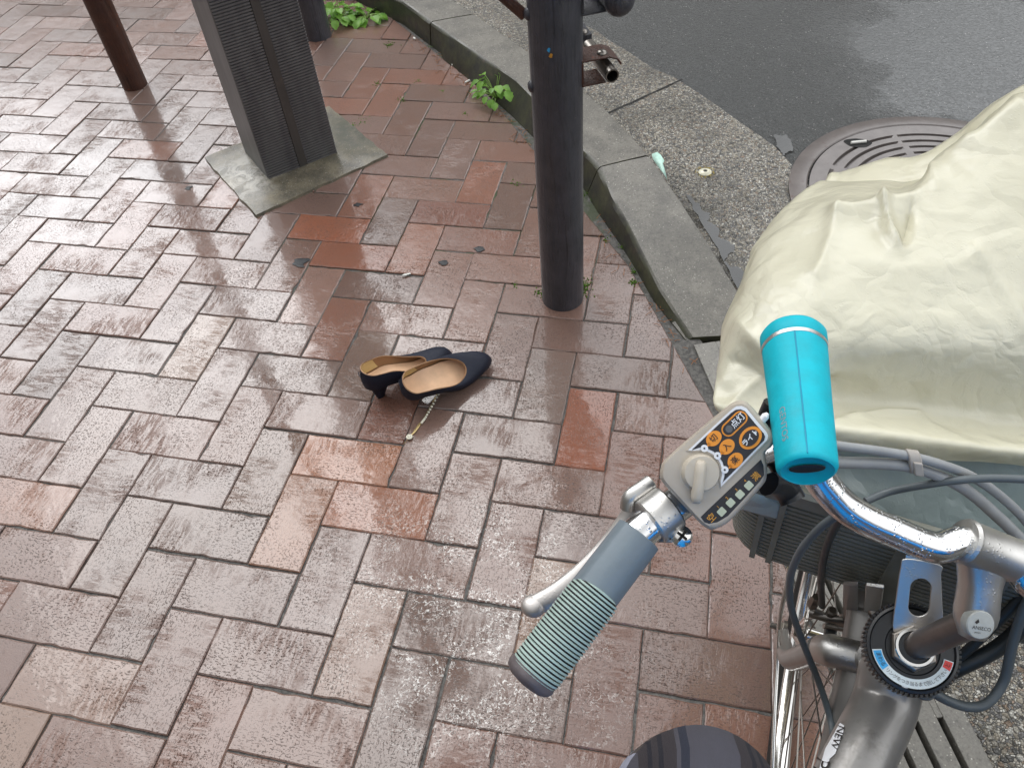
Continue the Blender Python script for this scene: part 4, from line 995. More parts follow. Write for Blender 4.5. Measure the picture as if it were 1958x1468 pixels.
# steering lock ring, nut and its printed label
ring = bpy.data.objects.new('steering_lock', None); COL.objects.link(ring); ring.parent = bike; ring.location = SR - bike.location
bm = BM(); prof = [(.018, -.010), (.0345, -.010), (.0362, -.007), (.0368, .000), (.0355, .004), (.0335, .0048), (.0322, .0030), (.026, .0038), (.0215, .0045), (.0205, .0035), (.018, .0035)]
lathe(bm, SR, A_, prof, 72); obj('ring', bm, M['bplastic'], ring, 30)
bm = BM(); x_, y_, z_ = basis(A_, L_)
def ringdir(px, py):                                                # angle on the ring towards a pixel
    q = PLN(px, py, SR + A_ * .004, A_) - SR; return math.atan2(q.dot(y_), q.dot(x_))
for k in range(60):
    t = 2 * math.pi * k / 60; c = x_ * math.cos(t) + y_ * math.sin(t); box(bm, SR + c * .0368 - A_ * .003, c * .0012, c.cross(A_) * .0010, A_ * .0055)
obj('knurl', bm, M['bplastic'], ring, 0)
bm = BM(); lathe(bm, PLN(1729, 1309, SR + A_ * .0005, A_), A_, [(.0029, -.002), (.0029, .0028), (.002, .0034)], 16); obj('dot', bm, M['white'], ring, 30)
a0, a1 = ringdir(1690, 1240), ringdir(1813, 1262)
def arc(t0, t1, r0, r1, h, n=40, rnd=True):
    return [SR + A_ * h + (x_ * math.cos(t0 + (t1 - t0) * k / n) + y_ * math.sin(t0 + (t1 - t0) * k / n)) * r1 for k in range(n + 1)] + [SR + A_ * h + (x_ * math.cos(t1 + (t0 - t1) * k / n) + y_ * math.sin(t1 + (t0 - t1) * k / n)) * r0 for k in range(n + 1)]
if a1 - a0 > math.pi: a1 -= 2 * math.pi
if a0 - a1 > math.pi: a1 += 2 * math.pi
def arcmesh(name, t0, t1, r0, r1, h, mat, n=30):
    bm = BM(); rows = []
    for k in range(n + 1):
        t = t0 + (t1 - t0) * k / n; c = x_ * math.cos(t) + y_ * math.sin(t); rows.append([SR + A_ * (h + (.0038 - .0038 * (r - .0215) / .0107 * .18) - .0038) + c * r for r in (r0, (r0 + r1) / 2, r1)])
    loft(bm, rows, False); return obj(name, bm, mat, ring, 0)
arcmesh('label', a0, a1, .0243, .0318, .0050, M['label'])
sp_ = a0 + (a1 - a0) * .20; sq_ = a0 + (a1 - a0) * .905
arcmesh('label', a0 + (a1 - a0) * .012, sp_, .0250, .0311, .0053, M['blue'], 12); arcmesh('label', sq_, a1 - (a1 - a0) * .01, .0250, .0311, .0053, M['red'], 8)
def arctext(body, t0, t1, rad, size):
    bm = BM()
    for i, ch in enumerate(body):
        t = t0 + (t1 - t0) * (i + .5) / len(body); c = x_ * math.cos(t) + y_ * math.sin(t); ex = A_.cross(c) * (1 if a1 > a0 else -1)
        text_bm(bm, ch, SR + A_ * .0056 + c * rad, ex, A_.cross(ex), size, 0)
    obj('lettering', bm, M['ink'], ring, 0)
arctext('まわる', a0 + (a1 - a0) * .03, sp_ - (a1 - a0) * .02, .0281, .0042); arctext('リングをつき当るまで回して下さい', sp_ + (a1 - a0) * .01, sq_ - (a1 - a0) * .01, .0283, .0036); arctext('とまる'[:1], sq_ + .02, a1 - .05, .0281, .0042)
bm = BM(); lathe(bm, SR + A_ * .003, A_, [(.0195, 0), (.0195, .0065), (.0178, .0085), (.0150, .0085)], 6, xref=L_ + F_ * .4); obj('lock_nut', bm, M['steel'], ring, 30, .0008)
bm = BM(); lathe(bm, SR + A_ * .010, A_, [(.0150, 0), (.0156, .002), (.0150, .0035), (.0130, .0035), (.0125, -.002)], 36); obj('nut_collar', bm, M['bright'], ring, 30)
bm = BM(); lathe(bm, SR + A_ * .0105, A_, [(.0130, 0), (.0130, .0012), (.0112, .0018)], 36); obj('seal', bm, M['black'], ring, 30)

# slotted basket plate clamped under the nut
o_ = SR + A_ * .0072; N1 = (A_ * .86 - F_ * .5).normalized()
q = lambda x, y, oo=SR + A_ * .008 + F_ * .012: PLN(x, y, oo, N1)
out_ = cr([q(1708, 1210), q(1714, 1140), q(1722, 1085), q(1732, 1068), q(1798, 1080), q(1800, 1100), q(1802, 1150), q(1802, 1190), q(1780, 1210), q(1742, 1222)], 4, True)
inn_ = [q(1759 + 20 * math.cos(t) + (-2 if math.sin(t) > 0 else 2), 1142 + 18 * math.sin(t) + (18 if math.sin(t) > 0 else -18)) for t in [2 * math.pi * (k / len(out_)) + 2.2 for k in range(len(out_))]]
bm = BM(); ringplate(bm, out_, inn_, N1 * -.0024); obj('basket_plate', bm, M['alu'], bike, 30, .0006)
bm = BM(); P_ = [q(1732, 1068), q(1798, 1080), q(1798, 1060), q(1736, 1040)]; prism(bm, [x - N1 * .001 for x in P_], N1 * -.0024)
obj('basket_plate', bm, M['alu'], bike, 30)

# stem: quill, cast neck with bolt cap, clamp barrel
CL = W(1890, 1052, .585)
bd = (W(1945, 1100, .588) - W(1835, 1058, .580)).normalized()       # bar direction in the clamp (to the right)
CAP = W(1864, 1186, .588)
stem = bpy.data.objects.new('stem', None); COL.objects.link(stem); stem.parent = bike; stem.location = CAP - bike.location
qd = (CAP - (SR + A_ * .006)).normalized()
bm = BM(); nrm = (CC - CAP).normalized(); QE = CAP - nrm * .014; tube(bm, [SR + A_ * .004, SR.lerp(QE, .5), QE], [.0112, .0112, .0116], 30, ref=L_); obj('quill', bm, M['quill'], stem, 40)
nrm = (CC - CAP).normalized(); up_ = (CL - CAP)
bm = BM(); rings = []                                               # the neck from cap to clamp, flared at both ends
prof = [(0.0, .0142, .0130), (.12, .0150, .0140), (.3, .0142, .0140), (.5, .0142, .0135), (.7, .0168, .0135), (.86, .0205, .0145), (1.0, .0220, .0150)]
base = CAP - nrm * .012
ax = (CL - CAP).normalized(); sx = bd - ax * bd.dot(ax); sx.normalize(); sn = sx.cross(ax); sn = sn if sn.dot(nrm) > 0 else -sn
for t, a, b in prof:
    c = base.lerp(CL - sn * .004, t); rings.append([c + sx * (a * (abs(math.cos(k)) ** .8) * (1 if math.cos(k) > 0 else -1)) + sn * (b * (abs(math.sin(k)) ** .8) * (1 if math.sin(k) > 0 else -1)) for k in [2 * math.pi * i / 32 for i in range(32)]])
r0 = [base - ax * .0125 + (p_ - base) * .62 for p_ in rings[0]]
rings = [[base - ax * .0140 + (p_ - base) * .3 for p_ in rings[0]], r0] + rings
loft(bm, rings); obj('neck', bm, M['alu'], stem, 60)
bm = BM(); lathe(bm, CL - bd * .0225, bd, [(.0128, -.0015), (.0158, -.001), (.0172, .0015), (.0165, .004), (.0162, .041), (.0168, .0435), (.0150, .0455), (.0128, .045)], 40); obj('clamp', bm, M['alu'], stem, 40)
cn = (sn * .93 + (CC - CAP).normalized() * .2).normalized()
cpos = CAP + sn * .0048 - ax * .001
bm = BM(); lathe(bm, cpos, cn, [(.0105, -.006), (.0105, .0012), (.0098, .0020), (.006, .0024)], 40); capo = obj('bolt_cap', bm, P('grey bolt cap', '#a9aba6', .4, 0, .08, 200), stem, 40)
ex = (W(1880, 1196, .585) - W(1850, 1191, .585)).normalized(); ex = (ex - cn * ex.dot(cn)).normalized(); ey = cn.cross(ex)
bm = BM(); text_bm(bm, 'ANSECO', cpos + cn * .0026 - ey * .0022 + ex * .0006, ex, ey, .0036, 0); text_bm(bm, 'JAPAN', cpos + cn * .0026 - ey * .0056 - ex * .002, ex, ey, .0016, 0)
bm2 = [cpos + cn * .0026 - ex * .0052 + ey * .0018, cpos + cn * .0026 - ex * .0030 + ey * .0044, cpos + cn * .0026 - ex * .0018 + ey * .0022, cpos + cn * .0026 - ex * .0038 + ey * .0005]
bm.faces.new([bm.verts.new(p_) for p_ in bm2]); obj('lettering', bm, M['ink'], capo, 0)

# handlebar
hb = [CL - bd * .02, W(1787, 1046, .577), W(1700, 1013, .575), W(1655, 993, .574), W(1614, 967, .573), W(1580, 932, .570), W(1553, 896, .566), W(1522, 868, .556), W(1480, 856, .542), W(1430, 872, .530), W(1380, 902, .522), W(1310, 952, .515), W(1223, 1018, .509)]
GI, GO = W(1223, 1020, .509), W(1006, 1303, .495)
mir = lambda p_: p_ - bd * (2 * (p_ - CL).dot(bd))
hbl = hb + [GI.lerp(GO, t) for t in (.1, .2)]
hbp = cr([mir(p_) for p_ in reversed(hbl)] + hbl, 7)
bm = BM(); tube(bm, hbp, .0115, 28); obj('handlebar', bm, M['chrome'], bike, 50)

# grip with a ridged pad
def make_grip(GI, GO):
    gd = (GO - GI).normalized(); gn = CC - (GI + GO) / 2; gn = (gn - gd * gn.dot(gd)).normalized(); gs = gd.cross(gn)
    gl = (GO - GI).length
    def gpt(t, a, r): return GI + gd * (t * gl) + (gs * math.cos(a) + gn * math.sin(a)) * r
    n_ = 28; bm = BM(); rings = []
    for t, r in ((0, .0135), (.006, .0148), (.06, .0150), (.3, .0152), (.6, .0156), (.85, .0152), (.93, .0142), (.975, .0115), (1.0, .007)):
        rr = []
        for k in range(n_):
            a = 2 * math.pi * k / n_; f = 1.0 + (.03 * (abs(math.cos(4 * a)) ** 3) if t < .9 else 0) ; rr.append(gpt(t, a, r * f))
        rings.append(rr)
    loft(bm, rings); grip = obj('grip', bm, M['grip'], bike, 50)
    bm = BM(); rings = []; NS = 230; asp = 27
    for i in range(NS + 1):
        t = .37 + .585 * i / NS; s = i / NS
        end = min(1, math.sqrt(max(0, 1 - max(0, (.16 - s) / .16) ** 2))); e2 = min(1, math.sqrt(max(0, 1 - max(0, (s - .88) / .12) ** 2)))
        wd = R_(104) * end * (.86 + .14 * e2); r = .0178 * (1 - .17 * (1 - e2)) ; ph = (s * asp) % 1; gr = ph > .62
        rr = []
        for k in range(19):
            q = k / 18 * 2 - 1; a = math.pi / 2 + .30 + wd * q; edge = 1 - abs(q) ** 6
            rr.append(gpt(t, a, .0146 + (r - .0146) * (edge ** .6) - (.0014 * edge if gr else 0)))
        rings.append(rr)
    loft(bm, rings, False)
    for f in bm.faces:
        s = (sum((v.co for v in f.verts), V()) / 4 - GI).dot(gd) / gl; s = (s - .37) / .585; f.material_index = 1 if (s * asp) % 1 > .60 else 0
    obj('grip_pad', bm, [M['ridge'], M['groove']], grip, 25)
    bm = BM(); rings = []
    for t, r in ((.925, .0165), (.96, .0172), (.985, .0160), (1.004, .0125), (1.015, .006)): rings.append([gpt(t, 2 * math.pi * k / 28, r) for k in range(28)])
    loft(bm, rings); obj('end_cap', bm, M['cap'], grip, 60)
    return gd, gn, gs
make_grip(mir(GI), mir(GO))
gd, gn, gs = make_grip(GI, GO)

# brake lever with its band clamp and cross-head screw
BC = W(1262, 984, .512); bdir = (W(1310, 952, .515) - W(1223, 1018, .509)).normalized()
lev = bpy.data.objects.new('brake_lever', None); COL.objects.link(lev); lev.parent = bike; lev.location = BC - bike.location
bm = BM(); lathe(bm, BC - bdir * .0085, bdir, [(.0118, 0), (.0150, 0), (.0156, .001), (.0156, .016), (.0150, .017), (.0118, .017)], 40); obj('band', bm, M['alu'], lev, 30)
sc_ = W(1303, 1025, .505)
bm = BM(); a = W(1268, 1024, .513); box(bm, (a + sc_) / 2 - gn * .003, (sc_ - a) * .5, bdir * .0068, gn * .004); obj('band_tab', bm, M['alu'], lev, 30, .002)
bm = BM(); dome(bm, sc_, gn, .0068); s = obj('screw', bm, M['bright'], lev, 40)
bm = BM(); a1_, a2_ = gs, gd
for a in (a1_, a2_): box(bm, sc_ + gn * .0042, a * .0036, a.cross(gn) * .0009, gn * .0009)
obj('slot', bm, M['dark'], s, 0)
bm = BM(); pts = cr([W(1247, 920, .522), W(1228, 934, .520), W(1204, 952, .520), W(1199, 975, .524)], 6); tube(bm, pts, [.0024] + [.0036] * (len(pts) - 2) + [.002], 12, rb=[.004] + [.0052] * (len(pts) - 2) + [.003], ref=gn); obj('pivot_bracket', bm, M['alu'], lev, 40)
bm = BM(); pts = cr([W(1212, 964, .535), W(1200, 998, .538), W(1164, 1048, .541), W(1118, 1096, .541), W(1068, 1134, .541), W(1020, 1158, .541)], 7); n_ = len(pts)
tube(bm, pts, [.0050 for i in range(n_)], 16, rb=[.0066 + .0020 * math.sin(i / n_ * 3.1) for i in range(n_)], ref=gn); blob(bm, pts[-1], .0088, .0082, .0066, 16, 10); obj('blade', bm, M['lever'], lev, 60)

# control box on the bar
DB = .482; NB = -CR[2]
def fp_(px, py, h=0.0): return PLN(px, py, CC + CR[2] * (DB - h), NB)
ctrl = bpy.data.objects.new('control_box', None); COL.objects.link(ctrl); ctrl.parent = bike; ctrl.location = fp_(1370, 900) - bike.location
OUT = [(1268, 893), (1276, 878), (1330, 830), (1386, 784), (1402, 773), (1416, 770), (1430, 775), (1455, 803), (1474, 828), (1478, 842), (1472, 855), (1461, 866), (1464, 890), (1463, 912), (1456, 926), (1428, 958), (1395, 992), (1378, 1003), (1362, 1008), (1350, 1004), (1336, 992), (1300, 953), (1272, 922), (1266, 908)]
oc = sum((V((x, y, 0)) for x, y in OUT), V()) / len(OUT)
sm_ = [(p_.x, p_.y) for p_ in cr([(x, y, 0) for x, y in OUT], 3, True)]
def sc(px, py, s): return (oc.x + (px - oc.x) * s, oc.y + (py - oc.y) * s)
bm = BM(); rings = [[fp_(*sc(x, y, s), -d) for x, y in sm_] for s, d in ((.93, -.0003), (.985, .0), (1.015, .0022), (1.03, .0065), (1.035, .014))]
loft(bm, rings, True, (True, True)); obj('top_shell', bm, M['box'], ctrl, 50)
bm = BM(); rings = [[fp_(*sc(x, y, s), -d) for x, y in sm_] for s, d in ((1.02, .0135), (1.03, .016), (1.0, .030), (.85, .034))]
loft(bm, rings); obj('bottom_shell', bm, M['boxdark'], ctrl, 40)
def poly(name, pts, h, th, mat, parent=ctrl, smooth_n=0):
    pts = [(p_.x, p_.y) for p_ in cr([(x, y, 0) for x, y in pts], smooth_n, True)] if smooth_n else pts
    bm = BM(); prism(bm, [fp_(x, y, h) for x, y in pts], NB * -th); return obj(name, bm, mat, parent, 0)
DC = (1338, 903)
def da(r, a): return (DC[0] + r * math.cos(a), DC[1] + r * math.sin(a))
hornL = (1316, 861); hornB = (1379, 930)
def panel_outline(k):
    cx, cy = 1398, 850; s = lambda p_: (cx + (p_[0] - cx) * k, cy + (p_[1] - cy) * k)
    top = [(1340, 838), (1372, 808), (1398, 784), (1408, 777), (1418, 776), (1427, 780), (1450, 808), (1466, 826), (1469, 833), (1467, 841), (1440, 868), (1410, 899)]
    arcp = [da(43 + (1 - k) * 60, R_(a)) for a in (22, 8, -8, -24, -40, -56, -72, -88, -104)]
    return [s(hornL)] + [s(p_) for p_ in top] + [s(hornB)] + arcp
lip = poly('panel_lip', panel_outline(1.05), .0009, .0020, M['box'])
wp_ = poly('panel_border', panel_outline(1.0), .0012, .0010, M['white'])
pp_ = poly('panel_face', panel_outline(.915), .0015, .0008, M['panel'])
TX = V((.69, -.72, 0)).normalized(); TY = V((-.72, -.69, 0)).normalized()
def btext(body, px, py, size, mat, h, parent, bold=.012):
    o0 = fp_(px, py, h); ex = (fp_(px + TX.x * 10, py + TX.y * 10, h) - o0).normalized(); ey = NB.cross(ex)
    bm = BM(); text_bm(bm, body, o0, ex, ey, size, 0, 'CENTER', bold); obj('lettering', bm, mat, parent, 0)
PX = DB / FPX
def oval(name, cx, cy, ra, rb, h, mat, ring_=None, th=.0005, parent=None, ax=TX):
    bx_ = V((-ax.y, ax.x, 0)); pts = lambda k: [(cx + ax.x * (ra * k if False else (ra + k)) * math.cos(t) + bx_.x * (rb + k) * math.sin(t), cy + ax.y * (ra + k) * math.cos(t) + bx_.y * (rb + k) * math.sin(t)) for t in [2 * math.pi * i / 36 for i in range(36)]]
    return poly(name, pts(0), h, th, mat, parent or pp_)
def pill(name, a, b, r, h, mat):
    a, b = V((*a, 0)), V((*b, 0)); d = (b - a).normalized(); n = V((-d.y, d.x, 0)); pts = []
    for k in range(13): t = -math.pi / 2 + math.pi * k / 12; pts.append(b + d * (r * math.cos(t)) + n * (r * math.sin(t)))
    for k in range(13): t = math.pi / 2 + math.pi * k / 12; pts.append(a + d * (r * math.cos(t)) + n * (r * math.sin(t)))
    return poly(name, [(p_.x, p_.y) for p_ in pts], h, .0005, mat, pp_)
pill('lamp_button', (1393, 821), (1416, 799), 13.5, .0018, M['orange']); pill('lamp_button', (1393, 821), (1416, 799), 10.5, .0021, M['panel'])
oval('led', 1394, 820, 7, 7, .0024, P('dull led lens', '#5a5c60', .25)); btext('点灯', 1411, 804, .0052, M['white'], .0023, pp_)
oval('light_button', 1435, 837, 24.5, 19, .0018, M['orange']); oval('light_button', 1435, 837, 18.5, 13.5, .0021, M['panel']); btext('ライト', 1435, 837, .0042, M['white'], .0023, pp_, .03)
for (x, y, ch, tx, ty) in ((1365, 838, '切', 1350, 856), (1390, 854, '入', 1375, 872), (1406, 880, '楽', 1389, 897)):
    oval('mode_mark', x, y, 16.5, 13, .0018, M['orange']); poly('mode_mark', [(x - 11, y + 6), (x - 4, y + 12), (x - 13, y + 16)], .0018, .0005, M['orange'], pp_); btext(ch, x, y, .0048, M['ink'], .0021, pp_)
for (x, y) in ((1347, 857), (1372, 871), (1386, 898)):
    oval('scallop', x, y, 7, 7, .0018, M['white']); oval('scallop', x, y, 1.8, 1.8, .0021, M['ink'])
poly('gauge_strip', [(1340, 988), (1352, 976), (1455, 878), (1460, 890), (1461, 908), (1453, 920), (1424, 952), (1392, 986), (1372, 998), (1356, 1001), (1347, 998)], .0004, .0010, M['panel'])
gs_ = [o for o in COL.objects if o.name == 'gauge_strip'][0]
for i, (x, y) in enumerate(((1380, 978), (1397, 961), (1415, 945), (1432, 928))):
    c1, c2 = TX * 7.5, TY * 7.0; c = V((x, y, 0)); poly('gauge_window', [(p_.x, p_.y) for p_ in (c + c1 + c2 * .8, c + c1 * .8 + c2, c - c1 * .8 + c2, c - c1 + c2 * .8, c - c1 - c2 * .8, c - c1 * .8 - c2, c + c1 * .8 - c2, c + c1 - c2 * .8)], .0008, .0006, M['lcd'], gs_)
    btext(str(i + 1), x - 7, y - 9, .0024, M['oprint'], .0007, gs_)
btext('空', 1361, 990, .0052, M['oprint'], .0007, gs_); btext('満', 1446, 911, .0052, M['oprint'], .0007, gs_)
# rotary knob
kc = fp_(*DC); bm = BM(); lathe(bm, kc, NB, [(.0122, -.003), (.0122, .0003), (.0114, .0004), (.0110, .0040), (.0102, .0056), (.006, .0062)], 48); kn = obj('mode_knob', bm, M['knob'], ctrl, 40)
bm = BM(); a, b = fp_(1341, 880, .006), fp_(1331, 962, .0045); pts = [a.lerp(b, t) for t in (0, .08, .3, .6, .85, .95, 1)]
tube(bm, pts, [.0020, .0032, .0036, .0036, .0036, .0030, .0018], 16, rb=[.001, .0032, .0044, .0050, .0046, .0036, .0015], ref=NB.cross(b - a)); obj('pointer', bm, M['knob'], kn, 60)
# small white latch by the box corner
bm = BM(); tube(bm, [W(1455, 806, .486), W(1464, 795, .484), W(1468, 790, .484)], [.0022, .0024, .001], 10); obj('cable_tip', bm, M['white'], ctrl, 50)
# clamp arm below the box
bm = BM(); tube(bm, cr([W(1470, 925, .53), W(1490, 925, .54), W(1508, 942, .55), W(1517, 958, .55)], 5), .009, 12, rb=.006); obj('mount_arm', bm, M['bplastic'], ctrl, 40)

# cables
def cable(pts, r, mat, n=10):
    bm = BM(); tube(bm, cr([W(*p_) for p_ in pts], n), r, 12); return obj('cable', bm, M[mat], bike, 60)
cable([(1600, 985, .61), (1565, 1012, .63), (1530, 1055, .66), (1511, 1105, .70), (1514, 1165, .74), (1540, 1240, .78), (1568, 1310, .80), (1588, 1375, .80), (1594, 1420, .78)], .0034, 'cable')
cable([(1610, 985, .62), (1590, 1020, .66), (1575, 1065, .72), (1570, 1110, .80), (1572, 1158, .88)], .0036, 'dcable')
c1_ = cable([(1560, 845, .60), (1610, 853, .60), (1680, 862, .60), (1740, 872, .60), (1800, 888, .60), (1860, 912, .61), (1915, 950, .62), (1965, 1000, .63), (2010, 1070, .64)], .0037, 'cable2')
cable([(1560, 880, .605), (1610, 884, .605), (1680, 886, .605), (1740, 892, .605), (1800, 912, .607), (1850, 938, .61), (1905, 985, .62), (1955, 1035, .63), (2000, 1100, .64)], .0046, 'cable2')
cable([(1655, 958, .63), (1700, 940, .63), (1760, 928, .615), (1830, 918, .60), (1900, 914, .595), (1990, 918, .59)], .0031, 'cable')
bm = BM(); p1, p2 = W(1746, 872, .60), W(1748, 893, .604); dcl = (W(1780, 886, .603) - W(1715, 878, .603)).normalized(); md = (p1 + p2) / 2; a = (p1 - p2).normalized(); b = dcl.cross(a)
prf = [md + a * (.0105 * math.cos(t)) + b * (.0068 * math.sin(t)) for t in [2 * math.pi * k / 24 for k in range(24)]]
loft(bm, [[p_ + dcl * x for p_ in prf] for x in (-.0048, .0048)]); box(bm, md - a * .006 + (CC - md).normalized() * .0075 + dcl * .003, dcl * .0035, a * .006, b * .002); obj('cable_clip', bm, M['clip'], bike, 30, .001)
cable([(2000, 1085, .66), (1945, 1150, .68), (1880, 1215, .70), (1820, 1268, .72), (1780, 1295, .73)], .0044, 'dcable')
cable([(2010, 1130, .70), (1962, 1190, .70), (1905, 1240, .71), (1830, 1278, .72), (1770, 1310, .745), (1730, 1350, .76), (1690, 1400, .78)], .0072, 'dcable')
cable([(1985, 1110, .66), (1955, 1170, .67), (1935, 1235, .68), (1920, 1300, .69), (1890, 1342, .69), (1855, 1351, .69), (1815, 1340, .69), (1775, 1318, .69), (1762, 1312, .69)], .0043, 'cable')
bm = BM(); tube(bm, cr([W(1752, 1318, .685), W(1762, 1332, .685), W(1776, 1334, .685), (W(1786, 1326, .685))], 5), .0035, 10, rb=.002); obj('cable_guide', bm, M['boxdark'], bike, 40)

# basket
ph = R_(77.5); Fb = V((math.cos(ph), math.sin(ph), 0)); Lb = V((-Fb.y, Fb.x, 0))
bo = SR + Fb * .080; basket = bpy.data.objects.new('basket', None); COL.objects.link(basket); basket.parent = bike
bo.z = 0; basket.location = bo + UP * .72 - bike.location
def bloop(z, sh=0.0, n=8):
    k = (z - .69) / .13; hw = .158 + .020 * k - sh; d0 = 0 + sh; d1 = .25 + .03 * k - sh; rc = .045; off = .012; pts = []
    cs = [(hw - rc, d0 + rc, -1), (hw - rc, d1 - rc, 0), (-hw + rc, d1 - rc, 1), (-hw + rc, d0 + rc, 2)]
    for cx, cy, qd_ in cs:
        for i in range(n + 1):
            a = R_(90 * qd_ + 90 * i / n); pts.append(bo + Lb * (off + cx + rc * math.cos(a)) + Fb * (cy + rc * math.sin(a) - .012 * k) + UP * z)
    return pts
bm = BM(); ns = 17
for i in range(ns):
    z = .692 + .0072 * i; loft(bm, [bloop(z), bloop(z + .0042), bloop(z + .0042, .005), bloop(z, .005), bloop(z)], True, (False, False))
obj('slats', bm, M['basket'], basket, 40, recalc=True)
bm = BM(); loft(bm, [bloop(.815, -.004), bloop(.834, -.006), bloop(.838, -.002), bloop(.834, .006), bloop(.815, .006), bloop(.815, -.004)], True, (False, False)); obj('top_band', bm, M['basket'], basket, 40)
for (lat, wd) in ((.140, .0028), (.124, .0028), (.012, .0135), (-.06, .003), (-.12, .003)):
    a, b = bo + Lb * lat + UP * .69 + Fb * -.0015, bo + Lb * (lat + (.004)) + UP * .816 + Fb * -.0125; bm = BM(); box(bm, (a + b) / 2, (b - a) / 2, Lb * wd, Fb * .0014); obj('upright', bm, M['basket'], basket, 30)
bm = BM(); q0 = bloop(.692, .004); bm.faces.new([bm.verts.new(p_) for p_ in q0]); obj('floor', bm, M['basket'], basket, 0)
bm = BM(); q0 = bloop(.69, .014); q1 = bloop(.80, .014); loft(bm, [q0, q1], True, (True, False)); tag(obj('bag_lining', bm, P('translucent grey liner', '#8c9590', .4, 0, .25, 22, .4, 60, 0), None, 40), 'grey plastic liner showing through the slats inside the front basket', 'liner')

